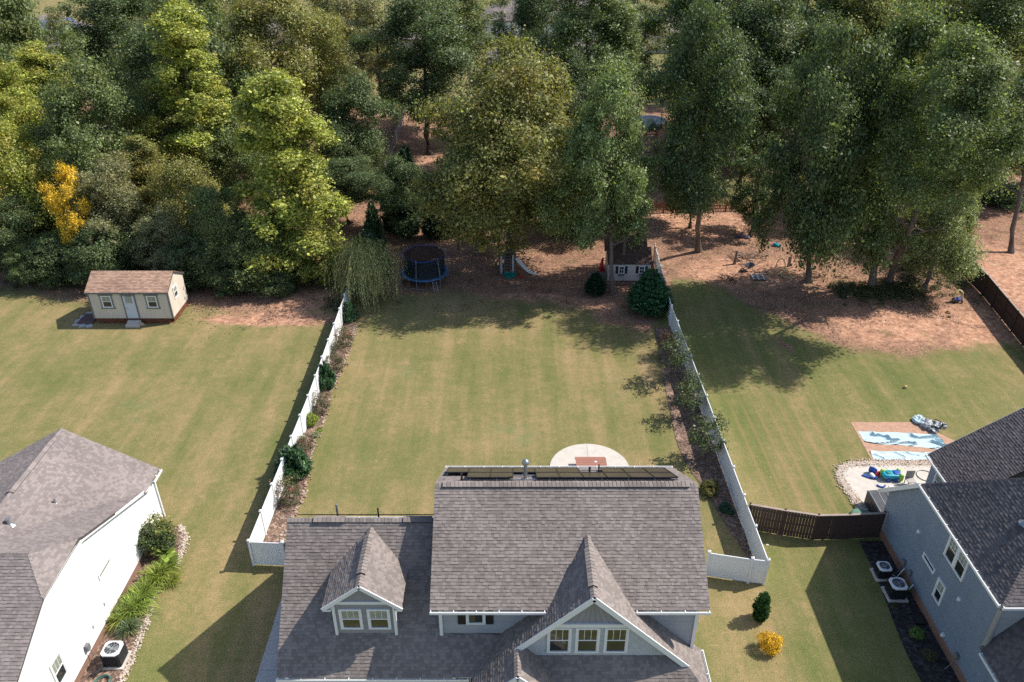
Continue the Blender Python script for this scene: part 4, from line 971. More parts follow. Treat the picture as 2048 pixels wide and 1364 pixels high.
mb = MB(); mb.box((23.45, 37.6, .07), (.3, .35, .04)); mb.build('toy_piece', M['white'], label='flat white toy panel in front of the turquoise toy', cat='toy')
mb = MB(); mb.ring((26.0, 38.7, .08), .52, .02, 40, 5); mb.build('hoop_ring', M['metaldark'], label='thin dark hoop lying flat on the cream slab', cat='hoop')
ch = empty('patio_chair', (25.2, 37.5, .05), 'grey patio chair tucked against the rear wing wall of the blue house', 'chair')
mb = MB(); mb.box((-.6, .3, .42), (.5, .5, .05)); mb.build('seat', M['taupe'], ch); mb = MB(); mb.box((-.6, .55, .7), (.5, .05, .55)); mb.build('backrest', M['taupe'], ch)
for sx in (-.82, -.38):
    for sy in (.08, .52):
        mb = MB(); mb.box((sx, sy, .2), (.04, .04, .4)); mb.build('leg', M['taupe'], ch)

import mathutils.noise as mnoise
def cloth(name, quad, mat, label, nx_=40, ny_=16, amp=.06, seed=0, folds=5, dirn=1, cat='tarp'):
    rr = np.random.default_rng(seed); a, b, c, d = [Vector((*p, 0)) for p in quad]; mb = MB(); ph = rr.uniform(0, 6, 12); fr = rr.uniform(.6, 1.6, 12)
    for j in range(ny_ + 1):
        for i_ in range(nx_ + 1):
            u, v = i_ / nx_, j / ny_; p = a * (1 - u) * (1 - v) + b * u * (1 - v) + c * u * v + d * (1 - u) * v
            q_ = Vector((u * 2.3 + ph[0], v * folds * 1.7 + .8 * math.sin(u * 4 + ph[1]), ph[2])); r1 = 1 - abs(mnoise.noise(q_)) * 3.4; r2 = mnoise.noise(Vector((u * 7, v * 4, ph[3])))
            z = amp * (max(0, r1) ** 3 + .10 * r2) * min(1, 5 * v + .3) * min(1, 5 * (1 - v) + .3)
            e = .10 * mnoise.noise(Vector((u * 5, ph[3] + v * 2, 2))); mb.v.append((p.x + e, p.y + e, .02 + max(z, 0)))
    W_ = nx_ + 1
    for j in range(ny_):
        for i_ in range(nx_): q = j * W_ + i_; mb.f.append((q, q + 1, q + 1 + W_, q + W_))
    return mb.build(name, mat, label=label, cat=cat)
tarp = paint('pale_blue_tarp', (.50, .66, .72), .4, .10, 3, dirt=(.55, .55, .53))
slab('bare_patch', [(23.25, 40.15), (28.2, 40.1), (29.6, 42.3), (27.9, 44.4), (23.4, 44.4)], M['mulch'] if False else paint('bare_pink_soil', (.44, .27, .19), .95, .22, 4), -.03, .012, 'rectangle of bare pink soil under the pale blue tarps')
cloth('tarp', [(23.55, 42.15), (28.9, 41.3), (28.5, 43.0), (23.5, 43.35)], tarp, 'wide crumpled pale blue tarp on bare soil', nx_=110, ny_=34, amp=.24, seed=3, folds=2)
cloth('tarp', [(23.4, 40.3), (27.4, 40.35), (27.9, 41.05), (23.5, 41.25)], tarp, 'narrow flat pale blue tarp strip nearest the cream slab', 90, 16, .10, 5, 1)
TB = empty('tarp_bundle', (28.4, 43.9, 0), 'bunched silver and black tarp heap beside the pale blue tarp', 'tarp')
foil = paint('crumpled_silver_tarp', (.30, .33, .36), .4, .9, 5)
for j, (x, y, l) in enumerate([(-.2, .55, (.4, .5, .2)), (.05, .1, (.45, .55, .24)), (.25, -.35, (.35, .4, .22)), (.75, .05, (.5, .25, .2)), (1.0, -.05, (.3, .25, .16))]):
    mb = MB(); mb.blob((x, y, l[2] * .6), l, j, .4, 14, 9); mb.build('fold', tarp if j == 0 else foil, TB)
mb = MB()
for j in range(5): mb.ring((.45, -.1, .22 + .03 * j), .32 + .05 * j, .03, 16, 5, a0=j, a1=j + 3.5)
mb.build('black_edge', M['blackplastic'], TB)

# ---------------------------------------------------------------- things in the right yard
WB = empty('wheelbarrow', gp(1496, 541), 'tipped wheelbarrow with dark tray near the brush pile', 'wheelbarrow', rz=.4)
mb = MB()
tray = [(-.4, -.3, .62), (.45, -.35, .7), (.45, .35, .7), (-.4, .3, .62)]; bot = [(-.2, -.18, .36), (.25, -.2, .36), (.25, .2, .36), (-.2, .18, .36)]
for e in range(4): mb.quad(tray[e], tray[(e + 1) % 4], bot[(e + 1) % 4], bot[e])
mb.quad(*bot); mb.build('tray', paint('slate_tray', (.12, .13, .17), .5), WB)
for sg in (-1, 1):
    mb = MB(); mb.tube([(-.75, sg * .12, .25), (0, sg * .22, .34), (.95, sg * .33, .75)], .03, 6); mb.build('handle', M['capwood'], WB)
    mb = MB(); mb.tube([(.25, sg * .22, .4), (.4, sg * .25, 0)], .02, 5); mb.build('leg', M['metaldark'], WB)
mb = MB(); mb.ring((0, 0, 0), .17, .05, 20, 6); m_ = mb.mesh('wheel', M['black']); o = put(m_, 'wheel', WB, (-.72, 0, .2)); o.rotation_euler = (R(90), 0, 0)
PA = empty('pallet', gp(1517, 556), 'small wooden pallet with pale slats', 'pallet', rz=-.06)
for j in range(8):
    mb = MB(); mb.box((-.58 + j * .166, 0, .15), (.11, 1.2, .02)); mb.build('slat', M['white'] if j % 3 == 0 else M['capwood'], PA)
for y in (-.5, 0, .5):
    mb = MB(); mb.box((0, y, .08), (1.3, .09, .11)); mb.build('runner', M['blackplastic'], PA)
CF = empty('rattan_chair', gp(1572, 551), 'folded pale rattan hoop chair lying on the litter', 'chair')
ra = paint('bleached_rattan', (.55, .48, .26), .7, .15)
mb = MB(); mb.ring((.2, 0, .12), .72, .05, 30, 6); mb.build('seat_hoop', ra, CF)
mb = MB(); pts = [(-.55 + .42 * math.cos(t), .35 + .12 * math.sin(t), .75 + .75 * math.sin(t)) for t in np.linspace(0, 2 * math.pi, 28)]; mb.tube(pts, .045, 6, False); mb.build('back_hoop', ra, CF)
mb = MB()
for t in np.linspace(.3, 2.8, 7): mb.tube([(.2 + .7 * math.cos(t), .7 * math.sin(t), .12), (.2 + .7 * math.cos(t), -.7 * math.sin(t), .12)], .012, 4)
mb.build('seat_weave', ra, CF, kind='stuff')
p = gp(1577, 533); mb = MB(); mb.box((p.x, p.y, .5), (.3, .08, 1.0)); mb.build('upright_board', M['capwood'], label='pale board standing upright behind the rattan chair', cat='board')
def sticks(c, n, l, label, name='brush_pile', mat='bark', seed=1, h=.3):
    rr = random.Random(seed); mb = MB()
    for j in range(n):
        a = rr.uniform(0, 6.3); x, y = c[0] + rr.gauss(0, l * .3), c[1] + rr.gauss(0, l * .3); L_ = rr.uniform(.4, 1) * l
        z = rr.uniform(.03, h); mb.tube([(x, y, z), (x + L_ / 2 * math.cos(a), y + L_ / 2 * math.sin(a), z + rr.uniform(0, .15)), (x + L_ * math.cos(a + .2), y + L_ * math.sin(a + .2), max(.03, z + rr.uniform(-.2, .3)))], [.035, .025, .01], 5)
    return mb.build(name, M[mat], label=label, cat='brush')
sticks(gp(1487, 520), 40, 1.5, 'tangled pile of dead branches behind the wheelbarrow', seed=2, h=.6); sticks(gp(1456, 560), 22, 1.1, 'dark heap of sticks left of the wheelbarrow', mat='bark_dark', seed=3)
sticks(gp(1520, 515), 16, 1.4, 'loose fallen branches behind the pallet', seed=4)
p = gp(1469, 528); mb = MB(); mb.tube([(p.x, p.y, 0), (p.x + .05, p.y, 1.4)], [.16, .1], 8); mb.build('tree_stump', M['bark'], label='slim reddish snag standing left of the dead branch pile', cat='stump')
p = gp(1551, 492); mb = MB(); mb.blob((p.x, p.y, .15), (.3, .25, .2), 3, .3); mb.blob((p.x + .3, p.y - .2, .1), (.2, .2, .12), 6, .3); mb.build('plastic_bag', M['cyan'], label='turquoise plastic scrap among the litter behind the pallet', cat='bag')
p = gp(1483, 475); mb = MB(); mb.blob((p.x, p.y, .15), (.6, .25, .2), 3, .4).blob((p.x + .6, p.y - .2, .1), (.3, .2, .16), 6, .4); mb.build('scrap_heap', paint('mauve_scrap', (.12, .10, .17), .6), label='dark purple scrap heap at the foot of the thin oak', cat='scrap')
RT = empty('ride_on_toy', gp(1914, 604), 'faded yellow and blue ride on toy near the far brown fence', 'toy')
mb = MB(); mb.blob((0, 0, .3), (.35, .25, .18), 2, .1, 10, 6); mb.build('body', M['royal'], RT)
mb = MB(); mb.tube([(-.3, .15, .3), (-.32, .2, .95), (0, .22, 1.1), (.3, .2, .95), (.32, .15, .3)], .06, 7); mb.tube([(-.3, -.15, .3), (-.3, .0, .9), (0, .2, 1.1)], .05, 6).tube([(.3, -.15, .3), (.3, 0, .9), (0, .2, 1.1)], .05, 6); mb.build('roll_cage', paint('faded_yellow', (.62, .52, .22), .5), RT)
for x in (-.3, .3):
    for y in (-.2, .2):
        mb = MB(); mb.ring((0, 0, 0), .1, .05, 14, 5); m_ = mb.mesh('wheel', M['black']); o = put(m_, 'wheel', RT, (x, y, .14)); o.rotation_euler = (0, R(90), 0)
p = gp(1810, 776); mb = MB(); mb.blob((p.x, p.y, .11), (.14, .11, .11), 1, .05, 10, 6); mb.build('ball', paint('worn_tan_ball', (.62, .42, .18), .6), label='worn tan ball alone on the right lawn', cat='ball')
p = gp(1535, 1090); mb = MB(); mb.box((p.x, p.y, .02), (.14, .12, .03)); mb.build('marker_flagstone', M['concrete'], label='tiny pale square stone outside the right white fence', cat='stone')
mb = MB(); mb.box((20.7, 27.6, .08), (.5, .7, .12)); mb.build('valve_box', M['blackplastic'], label='low black box lid in the black mulch bed', cat='box')
# leaf speckle on the right lawn and along the dirt
nl = 800; mbv = []; mbf = []
for j in range(nl):
    x, y = random.uniform(14, 40), random.uniform(36, 64)
    if x > 20 and y < 40: continue
    a = random.uniform(0, 6.3); s = random.uniform(.018, .048); i0 = len(mbv)
    mbv += [(x + s * math.cos(a + q), y + s * math.sin(a + q), .025 + .02 * (e % 2)) for e, q in enumerate((0, 1.4, 3.1, 4.6))]; mbf.append((i0, i0 + 1, i0 + 2, i0 + 3))
for j in range(350):
    x, y = random.uniform(-13, 12), random.uniform(50, 64); a = random.uniform(0, 6.3); s = random.uniform(.02, .045); i0 = len(mbv)
    mbv += [(x + s * math.cos(a + q), y + s * math.sin(a + q), .025 + .02 * (e % 2)) for e, q in enumerate((0, 1.4, 3.1, 4.6))]; mbf.append((i0, i0 + 1, i0 + 2, i0 + 3))
dv, df = [], []; nr_ = np.random.default_rng(21)
for j in range(320):                                          # drifts of leaves and twigs on the bare soil
    cx, cy = (nr_.uniform(14, 41), nr_.uniform(57, 82)) if j < 190 else ((nr_.uniform(-13, 13), nr_.uniform(60, 80)) if j < 270 else (nr_.uniform(-30, -15), nr_.uniform(58.5, 64)))
    if cx > 13.6 and cy < np.interp(cx, ex, ey) + 1: continue
    aa = nr_.uniform(0, 3.14); L1, L2 = nr_.uniform(.4, 1.9), nr_.uniform(.15, .5)
    for q in range(int(nr_.uniform(20, 60))):
        u_, v_ = nr_.normal() * L1, nr_.normal() * L2; x = cx + u_ * math.cos(aa) - v_ * math.sin(aa); y = cy + u_ * math.sin(aa) + v_ * math.cos(aa); t = nr_.uniform(0, 6.3); s_ = nr_.uniform(.03, .09); k_ = nr_.uniform(.15, .8); i0 = len(dv)
        dv += [(x + s_ * math.cos(t), y + s_ * math.sin(t), .03), (x - s_ * k_ * math.sin(t), y + s_ * k_ * math.cos(t), .05), (x - s_ * math.cos(t), y - s_ * math.sin(t), .025), (x + s_ * k_ * math.sin(t), y - s_ * k_ * math.cos(t), .045)]; df.append((i0, i0 + 1, i0 + 2, i0 + 3))
k = NT('drift_leaf'); g = k.n('NewGeometry'); dm = k.fin(k.ramp(g.outputs['Random Per Island'], [(0, (.06, .035, .025)), (.5, (.15, .09, .06)), (.8, (.34, .22, .14)), (1, (.55, .42, .3))]), .85)
put(mesh_np('leaf_litter', dv, df, dm), 'leaf_litter', kind='stuff', label='brown leaf drifts and twigs on the bare soil')
k = NT('dry_leaf'); g = k.n('NewGeometry'); M['dryleaf'] = k.fin(k.ramp(g.outputs['Random Per Island'], [(0, (.25, .13, .06)), (.5, (.45, .33, .2)), (1, (.6, .5, .36))]), .8)
put(mesh_np('fallen_leaves', mbv, mbf, M['dryleaf']), 'fallen_leaves', kind='stuff', label='dry leaves scattered over the lawns')

# ---------------------------------------------------------------- houses beyond the wood
def far_house(c, w_, d_, h_, rz, label, roof='shingle_light', wallc='siding_beige', rr=.5, hip=True, windows=4, expo=.45):
    Hh = empty('far_house', (c[0], c[1], 0), label, 'house', 'houses beyond the wood', rz)
    mb = MB(); mb.box((0, 0, h_ / 2), (w_, d_, h_)); mb.build('wall', M[wallc], Hh)
    o = .4; rh = d_ / 2 * rr; e = (w_ / 2 - d_ / 2) if hip else w_ / 2 + o; a, b = w_ / 2 + o, d_ / 2 + o
    r_ = Roof(Hh, M[roof]); pl = lambda P_: (r_.slab.prism([Vector(p) - Vector((0, 0, .02)) for p in P_], (0, 0, -.12)), lay(P_, expo, (.5, 1.1), .03, jitter=1, mb=r_.sh))
    pl([(-a, -b, h_), (a, -b, h_), (e, 0, h_ + rh), (-e, 0, h_ + rh)]); pl([(a, b, h_), (-a, b, h_), (-e, 0, h_ + rh), (e, 0, h_ + rh)])
    if hip: pl([(a, -b, h_), (a, b, h_), (e, 0, h_ + rh)]); pl([(-a, b, h_), (-a, -b, h_), (-e, 0, h_ + rh)])
    else:
        for s in (-1, 1): mb = MB(); mb.prism([(s * w_ / 2, -d_ / 2, h_), (s * w_ / 2, d_ / 2, h_), (s * w_ / 2, 0, h_ + rh * .95)], (-s * .2, 0, 0)); mb.build('gable', M[wallc], Hh)
    r_.slab.build('roof', M['underlay'], Hh); r_.sh.build('shingles', M[roof], Hh, kind='stuff')
    for j in range(windows):
        x = -w_ / 2 + w_ * (j + .5) / windows
        f = MB(); f.box((x, -d_ / 2 - .03, h_ * .55), (1.3, .08, 1.5)); wo = f.build('window', M['white'], Hh)
        g_ = MB(); g_.box((x, -d_ / 2 - .075, h_ * .55 + .36), (1.1, .02, .6)).box((x, -d_ / 2 - .075, h_ * .55 - .36), (1.1, .02, .6)); g_.build('pane', M['glass'], wo)
    return Hh
far_house((9, 146), 26, 14, 3.6, .05, 'wide low house with pale grey roof behind the middle oaks', 'shingle_light')
far_house((-21, 168), 16, 11, 4.2, 0, 'pale house with a white framed porch window at the top edge', 'shingle_light', 'siding_grey')
far_house((8, 186), 30, 15, 5, -.1, 'pinkish roofed house behind the low grey roof at the top centre', 'shingle', 'siding_white')
far_house((-77, 160), 22, 13, 3.6, .3, 'brown roofed house behind the tall left poplars', 'shingle', 'siding_beige')
SH = far_house((-94, 168), 22, 15, 4, .75, 'house with dark solar roof at the top left corner', 'shingle_light', 'siding_white')
mb = MB(); 
for j in range(3): mb.quad(*[Vector((-6 + j * 4.0 + u_ * 3.9, -6.9 + v_ * 4.8, 4 + (v_ * 4.8 + 1.0) * .5 + .12)) for u_, v_ in ((0, 0), (1, 0), (1, 1), (0, 1))])
mb.build('solar_panel', paint('slate_solar', (.10, .12, .19), .3), SH)
far_house((62, 150), 24, 13, 3.8, -.1, 'grey house seen through a gap in the right oaks', 'shingle_light', 'siding_grey')
far_house((34, 178), 22, 13, 4, .1, 'pale roof behind the thin oaks right of the top centre', 'shingle', 'siding_beige')
far_house((-52, 175), 20, 12, 4, -.2, 'tan walled house between the two tallest left trees', 'shingle', 'siding_beige')
far_house((100, 168), 24, 13, 4, 0, 'pale roofed house at the top right corner', 'shingle_light', 'siding_white')
mb = MB(); mb.prism([(-120, 196, .02), (160, 196, .02), (160, 204, .02), (-120, 204, .02)], (0, 0, -.06)); mb.build('road', M['concrete_dull'], kind='structure', label='pale street beyond the far houses')
# ---------------------------------------------------------------- foliage
def leaf_mat(name, trans=.34, rough=.5, autumn=(.42, .19, .03), spec=.45):
    k = NT(name); oi = k.n('ObjectInfo'); g = k.n('NewGeometry'); tc = k.n('TexCoord'); r = g.outputs['Random Per Island']
    base = k.mix(1.0, oi.outputs['Color'], k.ramp(r, [(0, .48), (.5, .95), (.8, 1.35), (.93, 2.0), (1, 2.9)]), 'MULTIPLY')  # brightest leaves have sun highlights painted into their random tone
    n = k.noise(.42, tc.outputs['Object'], 3, .6)
    s = k.math('ADD', n, k.math('MULTIPLY', k.math('SUBTRACT', r, .5), .22))
    f = k.math('MULTIPLY', k.step(s, .50, .66), oi.outputs['Alpha'])
    warm = k.mix(r, (.34, .17, .035), (.52, .36, .05)); warm = k.mix(.35, warm, oi.outputs['Color'])
    c = k.mix(f, base, warm)
    k.L(c, k.p.inputs['Base Color']); k.p.inputs['Roughness'].default_value = rough; k.p.inputs['Specular IOR Level'].default_value = spec
    t = k.n('BsdfTranslucent'); k.L(k.mix(1.0, c, (1.25, 1.3, .55), 'MULTIPLY'), t.inputs[0]); mx = k.n('MixShader'); mx.inputs[0].default_value = trans
    k.L(k.p.outputs[0], mx.inputs[1]); k.L(t.outputs[0], mx.inputs[2]); k.L(mx.outputs[0], k.t.nodes['Material Output'].inputs[0]); return k.m
M['leaf'] = leaf_mat('broad_leaf'); M['needle'] = leaf_mat('needle_spray', .12, .6, spec=.3)
def unit(a): return a / np.maximum(np.linalg.norm(a, axis=1, keepdims=True), 1e-6)
def leaf_quads(c, nrm, ln, wd, rg, direction=None):
    n = len(c); t = rg.normal(size=(n, 3)) if direction is None else direction
    t = unit(t - nrm * (t * nrm).sum(1, keepdims=True)); b = np.cross(nrm, t)
    ln = np.asarray(ln).reshape(-1, 1); wd = np.asarray(wd).reshape(-1, 1)
    V = np.stack([c - t * ln / 2, c + b * wd / 2, c + t * ln / 2, c - b * wd / 2], 1).reshape(-1, 3)
    return V, np.arange(4 * n).reshape(-1, 4)
def crown_mesh(name, W, H, prof, nc, lp, leaf, seed, inner=.15, rc=(.09, .15), gapy=.0, mat='leaf', lobes=3, lobe_r=0):
    """leaf clumps through the crown volume, z from 0 to H"""
    rg = np.random.default_rng(seed); C = []; RC = []
    ph = rg.uniform(0, 6.28, 6)
    while len(C) < nc:
        t = rg.uniform(0.02, .98)
        if rg.uniform() > prof(t) * .9 + .1: continue
        a = rg.uniform(0, 6.283); lob = 1 + .16 * math.sin(lobes * a + ph[0] + 3 * t) + .12 * math.sin(7 * t + 2 * a + ph[1])
        q = rg.uniform(.72, 1.0) if rg.uniform() > inner else rg.uniform(.1, .7)
        r = W / 2 * prof(t) * lob * q; c = (r * math.cos(a), r * math.sin(a), H * t)
        s = (rc[0] * .55 + (rc[1] * 1.25 - rc[0] * .55) * rg.uniform() ** 1.9) * W * (.6 + .5 * prof(t))
        if gapy and C:
            d = np.linalg.norm(np.array(C) - c, axis=1)
            if d.min() < gapy * s: continue
        C.append(c); RC.append(s)
    C = np.array(C); RC = np.array(RC)
    if lobe_r:                                   # gather the clumps into separate boughs with gaps between them
        nl = max(9, int(1.5 / lobe_r ** 1.3)); Lc = []
        for j in range(nl):
            t = (j + rg.uniform(.2, .8)) / nl * .92 + .04; a = j * 2.4 + rg.uniform(-.5, .5); q = rg.uniform(.5, 1.02) * (1 if j % 4 else .35)
            Lc.append((W / 2 * prof(t) * q * math.cos(a), W / 2 * prof(t) * q * math.sin(a), H * t))
        Lc = np.array(Lc); Lr = lobe_r * W * rg.uniform(.55, 1.35, nl); rim = rg.uniform(size=len(C)) < .82
        own = rg.integers(0, nl, len(C)); dd = unit(rg.normal(size=(len(C), 3)) + unit(Lc[own] * [1, 1, 0] + 1e-6) * .55 + [0, 0, .35])
        Cn = Lc[own] + dd * (Lr[own] * rg.uniform(.45, 1.12, len(C)))[:, None] * [1.1, 1.1, 1.0]; C = np.where(rim[:, None], Cn, C * [.8, .8, 1])
    wgt = RC ** 1.7; cnt = np.maximum(12, (wgt / wgt.sum() * nc * lp).astype(int)); idx = np.repeat(np.arange(nc), cnt); n = len(idx)
    sq = np.stack([rg.uniform(.75, 1.35, nc), rg.uniform(.75, 1.35, nc), rg.uniform(.6, 1.15, nc)], 1)
    d = unit(rg.normal(size=(n, 3))); d[:, 2] = np.abs(d[:, 2]) * np.where(rg.uniform(size=n) < .68, 1, -1)
    rad = rg.uniform(.05, 1, n) ** .6 * (1 + rg.exponential(.22, n))
    p = C[idx] + d * (RC[idx] * rad)[:, None] * sq[idx] + rg.normal(size=(n, 3)) * .012 * W
    out = unit(p * np.array([1, 1, .0]) + 1e-6)
    nr = unit(d * .65 + out * .35 + np.array([0, 0, .5]) + rg.normal(size=(n, 3)) * .75)
    l = (.62 + rg.exponential(.36, n)).clip(.6, 2.2) * leaf; V, F = leaf_quads(p, nr, l, l * .62, rg)
    return mesh_np(name, V, F, M[mat])
def twig_mesh(name, Hh, W, n, seed, mat, r0=.3, start=.3, lean=0, wob=.25, nsub=2):
    rr = random.Random(seed); mb = MB(); pts = []; x = y = 0
    for j in range(8):
        t = j / 7; pts.append(Vector((x, y, Hh * t * .93))); x += rr.uniform(-wob, wob) + lean * .3; y += rr.uniform(-wob, wob)
    rad = [r0 * 1.35] + [r0 * (1 - .86 * j / 7) for j in range(1, 8)]
    mb.tube(pts, rad, 9)
    for j in range(n):
        t = start + (0.93 - start) * (j + .5) / n; k_ = min(6, int(t * 7)); f = t * 7 - k_; p = pts[k_].lerp(pts[k_ + 1], f)
        a = j * 2.4 + rr.uniform(-.4, .4); L_ = W / 2 * rr.uniform(.6, .95) * (1 - .35 * t); up = L_ * rr.uniform(.35, .8)
        q = p + Vector((math.cos(a) * L_ * .5, math.sin(a) * L_ * .5, up * .35)); e = p + Vector((math.cos(a + .15) * L_, math.sin(a + .15) * L_, up))
        r1 = r0 * (1 - t) * .5 + .03; mb.tube([p, q, e], [r1, r1 * .6, r1 * .2], 6)
        for s_ in range(nsub):
            b = a + rr.uniform(-.9, .9); m0 = p.lerp(q, .8) if s_ % 2 == 0 else q
            mb.tube([m0, m0 + Vector((math.cos(b) * L_ * .4, math.sin(b) * L_ * .4, up * .5))], [r1 * .45, r1 * .12], 5)
    return mb.mesh(name, M[mat])
oval = lambda t: max(.04, math.sin(math.pi * min(1, (t * .86 + .10))) ** .62)
dome = lambda t: max(.04, (1 - max(0, (t - .32) / .68) ** 2.3) ** .75 * (.62 + .38 * min(1, t / .3)))
cone = lambda t: max(.03, (1 - t) ** .72 * (.72 + .28 * min(1, t / .14)))
spire = lambda t: max(.05, (1 - t) ** .62 * (.80 + .2 * min(1, t / .2)))
CM = {  # name: (mesh, nominal width, nominal height)
 'oak1': (crown_mesh('crown', 9, 13, oval, 260, 330, .185, 11, gapy=.5, lobe_r=0.15), 9, 13),
 'oak2': (crown_mesh('crown', 9, 13, oval, 220, 370, .185, 12, .2, (.07, .15), gapy=.55, lobes=4, lobe_r=.13), 9, 13),
 'oak3': (crown_mesh('crown', 9, 12, dome, 250, 330, .185, 13, .18, (.065, .135), gapy=.6, lobes=2, lobe_r=0.22), 9, 12),
 'thin': (crown_mesh('crown', 8, 13, oval, 170, 190, .18, 14, .3, (.05, .11), gapy=.7, lobes=5, lobe_r=.15), 8, 13),
 'maple': (crown_mesh('crown', 14, 14, dome, 620, 300, .19, 15, .12, (.045, .08), gapy=.5, lobe_r=.12), 14, 14),
 'pop1': (crown_mesh('crown', 8, 17, spire, 560, 190, .185, 16, .12, (.045, .09), gapy=.4, lobe_r=.095), 8, 17),
 'pop2': (crown_mesh('crown', 8, 17, spire, 520, 200, .185, 17, .14, (.045, .09), gapy=.4, lobes=4, lobe_r=.10), 8, 17),
 'bush': (crown_mesh('crown', 5, 6, dome, 170, 200, .15, 18, .1, (.07, .14), gapy=.4), 5, 6),
 'small': (crown_mesh('crown', 5, 7, oval, 130, 190, .15, 19, .2, (.07, .13), gapy=.5, lobe_r=.155), 5, 7),
}
TW = {'a': twig_mesh('trunk', 20, 8, 13, 1, 'bark', .30), 'b': twig_mesh('trunk', 20, 8, 11, 2, 'bark_dark', .28), 'c': twig_mesh('trunk', 20, 7, 14, 5, 'bark', .24, .25)}
name_of = {'oak1': 'oak_tree', 'oak2': 'oak_tree', 'oak3': 'oak_tree', 'thin': 'thin_tree', 'maple': 'maple_tree', 'pop1': 'poplar_tree', 'pop2': 'poplar_tree', 'bush': 'shrub', 'small': 'young_tree'}
used = {}
def tree(px, yt, yb, wp, Y, kind, col, aut, label, group=None, trunk='a', base=None, rz=None, cat='tree', dens=1):
    """crown centre px, crown top/bottom rows and width read from the photograph, at ground distance Y"""
    top = gy(px, yt, Y); h_mid = gy(px, (yt + yb) / 2, Y); d = Y * _c + (CAM_H - h_mid.z) * _s; W = wp * d / FPX
    zb = max(.05, gy(px, yb, Y - W * .38).z); X = h_mid.x; zt = top.z
    m, w0, h0 = CM[kind]; e = empty(name_of[kind], (X, Y, 0), label, cat, group)
    s = W / w0; a = random.uniform(0, 6.28) if rz is None else rz
    o = put(m, 'crown', e, (0, 0, zb), a, (s, s, max(.5, zt - zb) / h0)); o.color = (*col, aut)
    t = TW[trunk]; bo = Vector(base) - Vector((X, Y, 0)) if base is not None else Vector((0, 0, 0))
    o = put(t, 'trunk', e, (bo.x, bo.y, 0), random.uniform(0, 6.28) , (s * (w0 / 8), s * (w0 / 8), (zt * .97) / 20))
    if base is not None:
        o.rotation_euler = (0, 0, 0); L_ = zt * .8; o.rotation_euler = (math.atan2(bo.y, L_), -math.atan2(bo.x, L_), 0)
    return e
DK, MD, OL, GY_, YG, YL = (.105, .15, .062), (.155, .205, .078), (.25, .26, .085), (.24, .25, .13), (.36, .40, .09), (.52, .46, .10)
GRP = 'trees of the wood behind the lawns'
